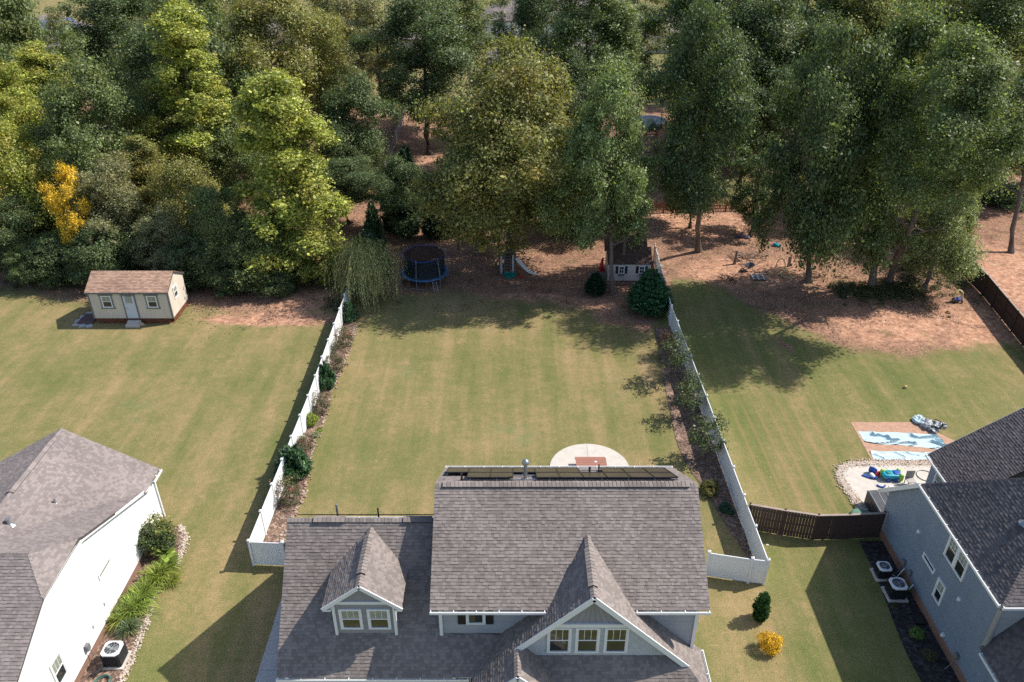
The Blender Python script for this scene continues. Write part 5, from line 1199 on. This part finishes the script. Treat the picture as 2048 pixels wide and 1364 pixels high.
T_ = [
 # left wood, back to front
 (20, 10, 190, 130, 108, 'pop2', YL, .8, 'yellow crowned tree at the top left corner below the solar roof'),
 (235, -25, 190, 190, 118, 'oak1', DK, .1, 'large dark oak at the top left below the brown roof'),
 (120, 15, 130, 95, 128, 'thin', GY_, .4, 'pale thin grey tree right of the solar roofed house'),
 (330, -30, 120, 110, 140, 'oak3', OL, .3, 'olive tree behind the tallest poplar at the top'),
 (455, -30, 130, 120, 130, 'thin', GY_, .4, 'sparse olive tree between the two tall poplars at the top'),
 (545, -15, 260, 200, 96, 'oak1', OL, .75, 'broad olive and rust crowned tree at the top left of centre'),
 (655, -20, 190, 130, 112, 'thin', GY_, .55, 'grey brown sparse tree right of the olive and rust tree'),
 (640, 30, 260, 120, 105, 'oak2', OL, .35, 'olive grey crown behind the tall yellow green poplar'),
 (745, -10, 180, 150, 120, 'thin', GY_, .3, 'thin pale oak with a tall dark leaning trunk'),
 (95, 85, 330, 190, 88, 'pop2', YG, .75, 'yellow green poplar with orange tips at the far left'),
 (10, 130, 330, 130, 82, 'oak3', YG, .7, 'yellow green crown cut by the left edge of the photo'),
 (270, 120, 330, 120, 92, 'oak2', DK, .2, 'dark green tree behind the tallest bright poplar'),
 (285, 185, 420, 110, 84, 'small', OL, .95, 'small orange tinted tree left of the tallest bright poplar'),
 (380, 5, 345, 215, 82, 'pop1', YG, .5, 'tallest bright yellow green poplar left of centre'),
 (185, 150, 440, 190, 76, 'oak1', MD, .2, 'rounded grey green tree right of the far left poplar'),
 (60, 260, 520, 190, 73, 'oak3', YG, .8, 'olive tree with yellow patches above the small yellow tree'),
 (455, 230, 430, 130, 82, 'oak2', MD, .35, 'mid green crown between the two bright poplars'),
 (300, 270, 500, 160, 74, 'pop2', OL, .85, 'olive crown with gold leaves behind the grey brown thicket'),
 (225, 330, 520, 150, 70, 'oak3', GY_, .35, 'grey brown twiggy tree right of the small yellow tree'),
 (390, 330, 540, 150, 71, 'oak3', OL, .5, 'rust flecked olive tree left of the front bright poplar'),
 (330, 420, 570, 130, 68, 'oak3', GY_, .15, 'grey green thicket tree behind the cabin roof'),
 (572, 145, 585, 265, 68, 'pop1', YG, .5, 'front bright yellow green poplar beside the left fence'),
 (35, 400, 560, 150, 69, 'oak2', DK, .25, 'dark tree below the olive tree at the left edge'),
 (145, 345, 515, 92, 67.5, 'small', (.72, .50, .05), .55, 'small golden yellow tree among dark greenery at the left'),
 (205, 450, 590, 120, 66, 'bush', DK, .15, 'dark green thicket just left of the cabin roof'),
 (450, 390, 590, 140, 66.5, 'oak3', MD, .12, 'deep green rounded tree right of the cabin'),
 (395, 470, 592, 110, 65.5, 'bush', DK, .1, 'dark bushy tree touching the right end of the cabin'),
 (520, 440, 596, 120, 65.5, 'bush', MD, .2, 'mid green bushy tree below the front poplar'),
 (615, 430, 590, 110, 66, 'bush', (.20, .23, .05), .3, 'pale green bushy tree nearest the left fence'),
 (470, 520, 600, 90, 64.3, 'bush', DK, 0, 'low dark shrub at the turf edge right of the cabin'),
 (560, 520, 602, 80, 64.2, 'bush', DK, .1, 'low dark shrub at the foot of the front poplar'),
 (110, 470, 575, 95, 66, 'bush', DK, 0, 'low dark shrub under the small yellow tree'),
 (45, 500, 572, 60, 65, 'small', MD, 0, 'small mid green sapling at the far left turf edge'),
 # behind the middle lawn
 (705, 170, 400, 150, 92, 'oak1', DK, .1, 'dark oak right behind the front poplar'),
 (690, 320, 425, 130, 80, 'oak2', DK, .1, 'dark oak above the far end of the left fence'),
 (805, 320, 495, 115, 77.5, 'oak2', DK, .05, 'dark broad tree above the netted trampoline'),
 (850, 10, 250, 200, 104, 'oak1', DK, .1, 'big dark oak left of the maple top'),
 (915, -40, 130, 170, 118, 'oak2', MD, .35, 'mid green oak at the top centre left'),
 (1068, -30, 190, 125, 112, 'oak1', DK, .05, 'dark oak right of the low grey roof'),
 (1190, -35, 210, 210, 102, 'oak3', MD, .15, 'tall grey green oak at the top centre right'),
 (1130, 110, 300, 130, 95, 'oak2', DK, .1, 'dark oak just behind the right shoulder of the maple'),
 (1020, 128, 520, 370, 69.5, 'maple', (.22, .235, .08), .6, 'large round maple with orange tipped crown at the back of the lawn'),
 (1200, 165, 500, 165, 64.5, 'oak3', (.23, .29, .12), .0, 'pale green oak standing in front of the cream playhouse'),
 (1258, 285, 500, 120, 66.5, 'small', (.23, .28, .12), .0, 'pale green young tree crowding the playhouse roof'),
 (1150, 330, 520, 150, 78, 'oak2', DK, .25, 'dark tree between the maple and the playhouse oak'),
 # right wood
 (1290, -40, 100, 140, 125, 'thin', GY_, .2, 'sparse tree with bare branches above the far trampoline'),
 (1405, -40, 240, 190, 108, 'oak1', MD, .1, 'tall oak right of the far trampoline'),
 (1480, -30, 230, 190, 100, 'oak2', DK, .08, 'dark tall oak second right of the far trampoline'),
 (1600, -50, 170, 220, 112, 'oak3', MD, .15, 'broad oak at the top right of centre'),
 (1735, -60, 120, 200, 120, 'oak1', MD, .3, 'yellowish green oak above the house gap'),
 (1840, -50, 150, 220, 110, 'oak2', OL, .25, 'olive oak at the top right'),
 (1975, -50, 170, 220, 104, 'oak3', MD, .15, 'grey green oak in the top right corner'),
 (1408, 45, 440, 190, 68, 'oak1', DK, .05, 'tall oak with straight pale trunk beside the right fence'),
 (1368, 250, 440, 110, 80, 'oak2', DK, .1, 'dark oak left of the tall pale trunk'),
 (1500, 130, 300, 170, 92, 'oak3', DK, .08, 'dark oak crown above the rust brown fence'),
 (1512, 285, 450, 110, 77.5, 'small', DK, .05, 'small dark layered tree before the rust brown fence'),
 (1640, 70, 545, 200, 64, 'oak2', DK, .1, 'oak with slim grey trunk behind the rattan chair'),
 (1720, 210, 500, 150, 82, 'oak1', DK, .2, 'dark oak behind the largest right oak'),
 (1775, 55, 540, 235, 65, 'oak3', MD, .1, 'largest oak of the right yard with its crown near the ground'),
 (1905, 95, 440, 230, 57.5, 'oak1', MD, .12, 'broad oak leaning out over the yard just right of the largest one'),
 (1880, 360, 575, 150, 64.5, 'oak3', (.25, .29, .13), .05, 'grey green lower oak crown leaning over the far brown fence'),
 (1860, 90, 330, 170, 88, 'oak2', OL, .3, 'olive oak right behind the largest right oak'),
 (1960, 150, 380, 170, 84, 'oak3', GY_, .2, 'grey green oak above the dark hedge at the right'),
 (2060, 130, 360, 150, 76, 'oak2', MD, .15, 'oak cut by the right edge with a leaning trunk'),
 (1925, 380, 420, 90, 88, 'bush', DK, 0, 'dark evergreen shrub at the left end of the right hedge'),
 (2010, 375, 415, 110, 87, 'bush', DK, 0, 'dark evergreen shrub at the right end of the hedge'),
]
BASES = {'broad oak leaning out over the yard just right of the largest one': gp(1778, 566), 'tall oak with straight pale trunk beside the right fence': gp(1397, 503), 'oak with slim grey trunk behind the rattan chair': gp(1617, 563), 'largest oak of the right yard with its crown near the ground': gp(1742, 575), 'pale green oak standing in front of the cream playhouse': gp(1225, 587),
  'small dark layered tree before the rust brown fence': gp(1500, 472), 'dark oak left of the tall pale trunk': gp(1380, 456), 'oak cut by the right edge with a leaning trunk': gp(2022, 505), 'thin pale oak with a tall dark leaning trunk': gp(768, 235)}
for t in T_:
    lb = t[8]; tree(*t, group=GRP, trunk='b' if ('dark' in lb) else random.choice('ac'), base=BASES.get(lb), cat='shrub' if t[5] == 'bush' and 'tree' not in lb else 'tree')
# trees beyond, mostly hidden, closing the gaps toward the top edge
back = [(-48, 140, 'oak2', 'olive treetop just below the top edge over the tan house'), (-30, 150, 'oak1', 'dark treetop below the top edge left of the porch window'), (44, 142, 'oak3', 'green treetop below the top edge right of the pale roof'), (78, 128, 'oak1', 'oak in the second row at the far right'),
        (84, 108, 'oak2', 'oak beyond the right edge of the hedge'), (72, 150, 'oak3', 'distant oak in the top right corner'), (-78, 118, 'pop2', 'distant yellowish tree behind the far left poplar'), (-118, 135, 'oak3', 'distant green tree left of the solar roof'),
        (30, 132, 'thin', 'thin oak left of the house gap row'), (55, 122, 'oak1', 'dense oak behind the yellowish green oak at the right'), (46, 108, 'oak2', 'oak filling the gap right of the tall dark oak'),
        (-42, 112, 'oak3', 'oak behind the olive and rust tree'), (-60, 100, 'oak1', 'oak between the far left poplar and the tallest poplar'), (62, 92, 'oak3', 'oak behind the olive oak at the right'), (30, 97, 'oak2', 'shaded oak behind the far play tower'), (38, 120, 'oak1', 'oak right of the open far trampoline'),
        (-88, 105, 'pop1', 'yellow green poplar behind the left edge tree'), (-34, 88, 'oak2', 'dark oak filling the wood behind the front poplar'), (66, 112, 'oak2', 'oak at the right behind the grey green oak'), (-24, 132, 'oak3', 'oak behind the thin pale oak')]
for (x, y, kd, lb) in back:
    m, w0, h0 = CM[kd]; e = empty(name_of[kd], (x, y, 0), lb, 'tree', GRP); s = random.uniform(1.1, 1.3)
    o = put(m, 'crown', e, (0, 0, 3.5), random.uniform(0, 6), (s, s, s * 1.05)); o.color = (*random.choice([MD, OL, DK]), .3); put(TW['b'], 'trunk', e, (0, 0, 0), 0, (s, s, .75))

def conifer_mesh(name, W, H, n, seed, ln=.5, wd=.13, up=.25, prof=cone, lift=None):
    rg = np.random.default_rng(seed); nb = max(40, n // 30); t = 1 - np.sqrt(rg.uniform(0, 1, nb)) ; a = rg.uniform(0, 6.283, nb); k = n // nb
    t = np.clip(t, .01, .98); L = np.array([W / 2 * prof(x) for x in t]) * rg.uniform(.8, 1.12, nb)
    idx = np.repeat(np.arange(nb), k); m = len(idx); f = rg.uniform(.25, 1, m) ** .6
    sp = rg.normal(size=m) * .17 * (1 - f * .5); ang = a[idx] + sp; r = L[idx] * f
    z = t[idx] * H + r * (up * .9 if lift is None else lift) + rg.normal(size=m) * .035 * H * .3 - 0
    p = np.stack([r * np.cos(ang), r * np.sin(ang), np.maximum(z, .05)], 1)
    d = unit(np.stack([np.cos(ang + rg.normal(size=m) * .5), np.sin(ang + rg.normal(size=m) * .5), up + rg.normal(size=m) * .3], 1))
    nr = unit(np.cross(d, np.stack([-np.sin(ang), np.cos(ang), np.zeros(m)], 1)) + rg.normal(size=(m, 3)) * .45)
    l = rg.uniform(.6, 1.2, m) * ln; V, F = leaf_quads(p, nr, l, l * wd / ln, rg, d)
    return mesh_np(name, V, F, M['needle'])
leyland = conifer_mesh('foliage', 4.2, 6.5, 20000, 31, .40, .10, .5, lambda t: max(.03, (1 - t) ** .62 * (.8 + .2 * min(1, t / .12))))
thuja = conifer_mesh('foliage', .95, 2.0, 9000, 32, .10, .045, .9, lambda t: max(.05, math.sin(math.pi * min(1, t * .8 + .2)) ** .7), .2)
juniper = conifer_mesh('foliage', 1.5, 2.0, 5200, 33, .42, .06, 2.2, lambda t: max(.12, (1 - t) ** .5), .25)
stem = MB().tube([(0, 0, 0), (0, 0, 1)], [.06, .02], 6).mesh('stem', M['bark'])
def plant(name, mesh, loc, scale, col, aut, label, cat, group=None, stem_h=.6, part='foliage'):
    e = empty(name, (loc[0], loc[1], 0), label, cat, group); o = put(mesh, part, e, (0, 0, .0 if len(loc) < 3 else loc[2]), random.uniform(0, 6), scale); o.color = (*col, aut)
    if stem_h: put(stem, 'stem', e, (0, 0, 0), 0, (1, 1, stem_h))
    return e
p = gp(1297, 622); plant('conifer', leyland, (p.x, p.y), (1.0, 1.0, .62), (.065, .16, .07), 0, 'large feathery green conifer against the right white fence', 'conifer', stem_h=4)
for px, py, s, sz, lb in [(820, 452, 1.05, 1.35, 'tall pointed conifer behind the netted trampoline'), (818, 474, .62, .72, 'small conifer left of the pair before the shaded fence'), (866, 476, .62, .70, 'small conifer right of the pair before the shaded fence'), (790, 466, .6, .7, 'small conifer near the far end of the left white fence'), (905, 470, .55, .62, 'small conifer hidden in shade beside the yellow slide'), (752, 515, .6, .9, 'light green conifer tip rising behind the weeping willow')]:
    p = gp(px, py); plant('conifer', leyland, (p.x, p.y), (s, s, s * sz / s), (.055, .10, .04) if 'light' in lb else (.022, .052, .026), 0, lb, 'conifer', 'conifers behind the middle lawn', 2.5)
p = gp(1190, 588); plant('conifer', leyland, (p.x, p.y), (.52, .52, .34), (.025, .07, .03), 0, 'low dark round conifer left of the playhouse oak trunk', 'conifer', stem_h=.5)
p = gp(1518, 1237); plant('thuja', thuja, (p.x, p.y), (.95, .95, .98), (.028, .085, .018), 0, 'slim dark green columnar evergreen on the right side lawn', 'shrub')
jb = [(652, 772, 1.15, 1.0, 'blue green feathery juniper at the middle of the left fence'), (590, 950, 1.55, 1.12, 'largest blue green juniper near the front of the left fence'), (700, 640, 1.1, .9, 'dark juniper under the weeping willow by the left fence')]
for px, py, s, sz, lb in jb: p = gp(px, py); plant('juniper', juniper, (p.x, p.y), (s, s, sz), (.075, .15, .07), 0, lb, 'shrub', 'junipers along the left fence')
globe = crown_mesh('foliage', 1, 1, lambda t: max(.05, math.sqrt(max(0, 1 - (2 * t - 1) ** 2))), 150, 60, .05, 41, .0, (.1, .15), mat='leaf')
p = gp(1538, 1298); plant('gold_shrub', globe, (p.x, p.y), (1.0, 1.0, .95), (.66, .43, .03), 0, 'round golden yellow shrub on the right side lawn', 'shrub', stem_h=.3)
p = gp(1418, 985); plant('box_shrub', globe, (p.x, p.y), (1.05, 1.05, .75), (.13, .13, .03), .3, 'round olive shrub in the right bed beside the roof corner', 'shrub', stem_h=.3)
p = gp(1452, 1022); plant('low_shrub', globe, (p.x, p.y), (.9, .7, .4), (.03, .10, .05), 0, 'low green plant at the shaded foot of the right white fence', 'plant', stem_h=.1)
sparse = crown_mesh('foliage', 2.4, 2.3, oval, 50, 46, .11, 42, .3, (.07, .15)); rosef = crown_mesh('foliage', 1.7, 1.2, dome, 40, 55, .08, 43, .3, (.1, .16))
br = twig_mesh('branches', 2.4, 2.0, 12, 9, 'bark', .035, .25, 0, .03)
rg = np.random.default_rng(5); n = 9; cc = np.stack([rg.normal(size=n) * .4, rg.normal(size=n) * .45, rg.uniform(.7, 1.25, n)], 1); V1, F1 = leaf_quads(cc, unit(rg.normal(size=(n, 3)) + [0, 0, 1.5]), .09, .08, rg)
flow_m = mesh_np('flowers', V1, F1, paint('rose_petal', (.55, .03, .05), .5, .3))
for px, py, s, sz, lb in [(1337, 760, 1.15, 1.5, 'tallest leafy ornamental tree at the far end of the right bed'), (1363, 835, 1.0, 1.05, 'small ornamental tree in the middle of the right bed'), (1372, 800, .8, .85, 'slender ornamental tree close to the right fence between two others'), (1398, 918, 1.15, 1.05, 'spreading ornamental tree at the near end of the right bed'), (1322, 712, .7, .9, 'reddish leaved shrub at the far end of the right bed')]:
    p = gp(px, py); e = plant('ornamental_tree', sparse, (p.x + .3, p.y, .75 * sz), (s, s, s), (.12, .075, .05) if 'reddish' in lb else (.095, .13, .065), .3, lb, 'tree', 'ornamental trees in the right bed', 0)
    put(br, 'branches', e, (0, 0, 0), random.uniform(0, 6), (s, s, sz * 1.0))
for px, py, s, lb in [(688, 688, 1.1, 'rose bush with pink blooms just below the willow'), (672, 712, .9, 'thin grey rose bush second below the willow'), (668, 742, 1.0, 'brownish rose bush above the middle juniper'), (645, 820, 1.0, 'brown twiggy rose bush below the middle juniper'), (612, 905, .9, 'sparse reddish rose bush above the largest juniper'), (575, 1000, 1.15, 'rose bush with red blooms below the largest juniper')]:
    p = gp(px, py); e = plant('rose_bush', rosef, (p.x, p.y, .15), (s, s, s), (.105, .105, .06), .55, lb, 'bush', 'rose bushes along the left fence', 0); 
    if 'red' in lb or 'pink' in lb: put(flow_m, 'flowers', e, (0, 0, .1), 1.0, (s, s, s), kind='stuff')
    put(br, 'branches', e, (0, 0, 0), 2.0, (s * .8, s * .8, .5))
for px, py, s, c, lb in [(625, 850, .75, (.26, .33, .05), 'bright lime green plant against the left fence'), (632, 872, .5, (.32, .34, .2), 'pale cream low plant in the left bed'), (640, 862, .4, (.24, .3, .05), 'small yellow green tuft at the edge of the left bed')]:
    p = gp(px, py); plant('perennial', globe, (p.x, p.y), (s, s, s * (1.3 if 'bright' in lb else .6)), c, 0, lb, 'plant', stem_h=.1)
# weeping willow: hanging strands
rg = np.random.default_rng(77); Vs, Ds, Ns, Ls = [], [], [], []
for j in range(720):
    a = rg.uniform(0, 6.283); r0 = rg.uniform(.1, 1.0); r1 = r0 + rg.uniform(.6, 3.2) * rg.uniform(.4, 1); z0_ = rg.uniform(3.0, 5.6) - r0 * .4; L_ = rg.uniform(1.6, 4.4); k_ = int(L_ * 9)
    for i_ in range(k_):
        t = i_ / k_; rr_ = r0 + (r1 - r0) * min(1, t * 2.2) ** .7; z = z0_ + .5 * math.sin(min(1, t * 2) * 3.1) * .6 - L_ * max(0, t - .12) ** 1.15
        if z < .1: break
        Vs.append((rr_ * math.cos(a) * 1.0 + rg.normal() * .04, rr_ * math.sin(a) + rg.normal() * .04, z)); Ds.append((rg.normal() * .25 + math.cos(a) * .2, rg.normal() * .25 + math.sin(a) * .2, -1)); Ns.append((math.cos(a) + rg.normal() * .5, math.sin(a) + rg.normal() * .5, .4 + rg.normal() * .4))
Vw, Fw = leaf_quads(np.array(Vs), unit(np.array(Ns)), rg.uniform(.16, .30, len(Vs)), .045, rg, np.array(Ds))
wm = mesh_np('foliage', Vw, Fw, M['leaf']); p = gp(733, 596)
W1 = empty('willow_tree', (p.x, p.y, 0), 'weeping willow with straw coloured hanging strands beside the left fence', 'tree')
o = put(wm, 'hanging_strands', W1, (0, 0, 0), .4, (1.1, 1.1, .98)); o.color = (.32, .33, .15, .2)
o = put(br, 'trunk', W1, (0, 0, 0), 0, (2, 2, 1.8))
p = gp(738, 560); plant('shrub', CM['bush'][0], (p.x, p.y), (.72, .72, .78), (.045, .085, .045), 0, 'dark green bush behind the weeping willow', 'shrub', stem_h=1, part='crown')
# strap-leaved perennials by the white house
def strap_mesh(name, n, L_, seed, wdt=.035, spread=.9):
    rr = random.Random(seed); V, F = [], []
    for j in range(n):
        a = rr.uniform(0, 6.283); l = L_ * rr.uniform(.6, 1.1); sp = rr.uniform(.3, 1) * spread; x0_, y0_ = rr.gauss(0, .1), rr.gauss(0, .1); ca, sa = math.cos(a), math.sin(a); prev = None
        for k_ in range(5):
            t = k_ / 4; r = l * sp * t * .75; z = l * (t * 1.05 - .75 * sp * t * t); wv = wdt * (1 - t ** 2 * .9) * .5
            q = len(V); V += [(x0_ + ca * r - sa * wv, y0_ + sa * r + ca * wv, max(.02, z)), (x0_ + ca * r + sa * wv, y0_ + sa * r - ca * wv, max(.02, z))]
            if prev is not None: F.append((prev, prev + 1, q + 1, q))
            prev = q
    return mesh_np(name, V, F, M['leaf'])
sm = [strap_mesh('blades', 340, 1.4, s, .055, 1.4) for s in (1, 2, 3)]
for j, (px, py, s, c, lb) in enumerate([(335, 1142, .85, (.19, .26, .05), 'day lily clump below the broad leaved plant'), (318, 1158, .95, (.26, .32, .06), 'day lily clump second from the corner shrub'), (300, 1178, .8, (.20, .27, .05), 'small day lily clump in the middle of the white house bed'), (285, 1198, .95, (.24, .31, .06), 'large bright day lily clump in the middle of the bed'), (270, 1222, 1.0, (.22, .30, .06), 'widest day lily clump of the white house bed'), (250, 1240, .9, (.22, .28, .06), 'day lily clump above the grey green one'), (258, 1262, .7, (.12, .17, .10), 'grey green iris clump just above the air conditioner'), (345, 1165, .6, (.25, .3, .06), 'low day lily clump at the outer edge of the bed')]):
    p = gp(px, py); e = empty('day_lily', (p.x, p.y, 0), lb, 'plant', 'day lilies by the white house'); o = put(sm[j % 3], 'blades', e, (0, 0, 0), j * 1.1, (s, s, s)); o.color = (*c, .45)
p = gp(328, 1096); e = empty('corner_shrub', (p.x - .3, p.y, 0), 'yellow green shrub at the corner of the white house', 'shrub'); o = put(sparse, 'foliage', e, (0, 0, .05), 1, (1.0, 1.0, .95)); o.color = (.20, .22, .06, .4); o = put(globe, 'inner_foliage', e, (0.2, -.2, .05), 2, (1.7, 1.7, 1.9)); o.color = (.075, .11, .04, .2)
bl = []; rr = random.Random(4); mb = MB()
for j in range(26):
    a = rr.uniform(0, 6.3); r_ = rr.uniform(.1, .75); z = rr.uniform(.3, .75); s = rr.uniform(.14, .24); cx, cy = r_ * math.cos(a), r_ * math.sin(a); ring = []
    for q in range(7): t = 2 * math.pi * q / 7; ring.append((cx + s * math.cos(t), cy + s * math.sin(t) * .8, z + .08 * math.cos(t + a)))
    mb.quad(*ring); mb.tube([(cx * .3, cy * .3, 0), (cx, cy, z)], .012, 4)
bm_ = mb.mesh('leaves', M['leaf']); p = gp(335, 1122); e = empty('elephant_ear', (p.x, p.y, 0), 'broad leaved lime green plant below the corner shrub', 'plant'); o = put(bm_, 'leaves', e); o.color = (.24, .34, .06, .2)
for px, py, s, lb in [(1820, 1180, .3, 'small yellow green plant in the black mulch bed'), (1832, 1272, .42, 'bright green tuft in the black mulch bed'), (1858, 1315, .4, 'dim bronze plant at the near end of the black mulch bed'), (1788, 1215, .22, 'tiny grey plant by the larger air conditioner')]:
    p = gp(px, py); plant('bed_plant', globe, (p.x, p.y), (s * 1.5, s * 1.5, s), (.16, .26, .06) if 'green' in lb else (.12, .11, .06), 0, lb, 'plant', stem_h=.05)
# undergrowth round the big right oak and along the wood edge
rg = np.random.default_rng(9); cs = []
for j in range(260): cs.append((rg.uniform(29, 37), rg.normal(64, 1.1), rg.uniform(.12, .4)))
for j in range(160): cs.append((rg.uniform(36, 42), rg.normal(67, 2.5), rg.uniform(.1, .3)))
for j in range(200): cs.append((rg.uniform(-47, -14), rg.normal(65.5, .8), rg.uniform(.15, .5)))
for j in range(120): cs.append((rg.uniform(-16.5, -13.5), rg.uniform(60, 76), rg.uniform(.1, .4)))
cs = np.array(cs); idx = np.repeat(np.arange(len(cs)), 45); m = len(idx); d = unit(rg.normal(size=(m, 3))); d[:, 2] = np.abs(d[:, 2]); P3 = np.stack([cs[idx, 0], cs[idx, 1], 0 * cs[idx, 2]], 1) + d * cs[idx, 2][:, None] * 1.3
V1, F1 = leaf_quads(P3, unit(d + rg.normal(size=(m, 3)) * .5 + [0, 0, .5]), rg.uniform(.08, .18, m), .08, rg)
o = put(mesh_np('undergrowth', V1, F1, M['leaf']), 'undergrowth', kind='stuff', label='low leafy undergrowth below the wood'); o.color = (.075, .095, .04, .5)
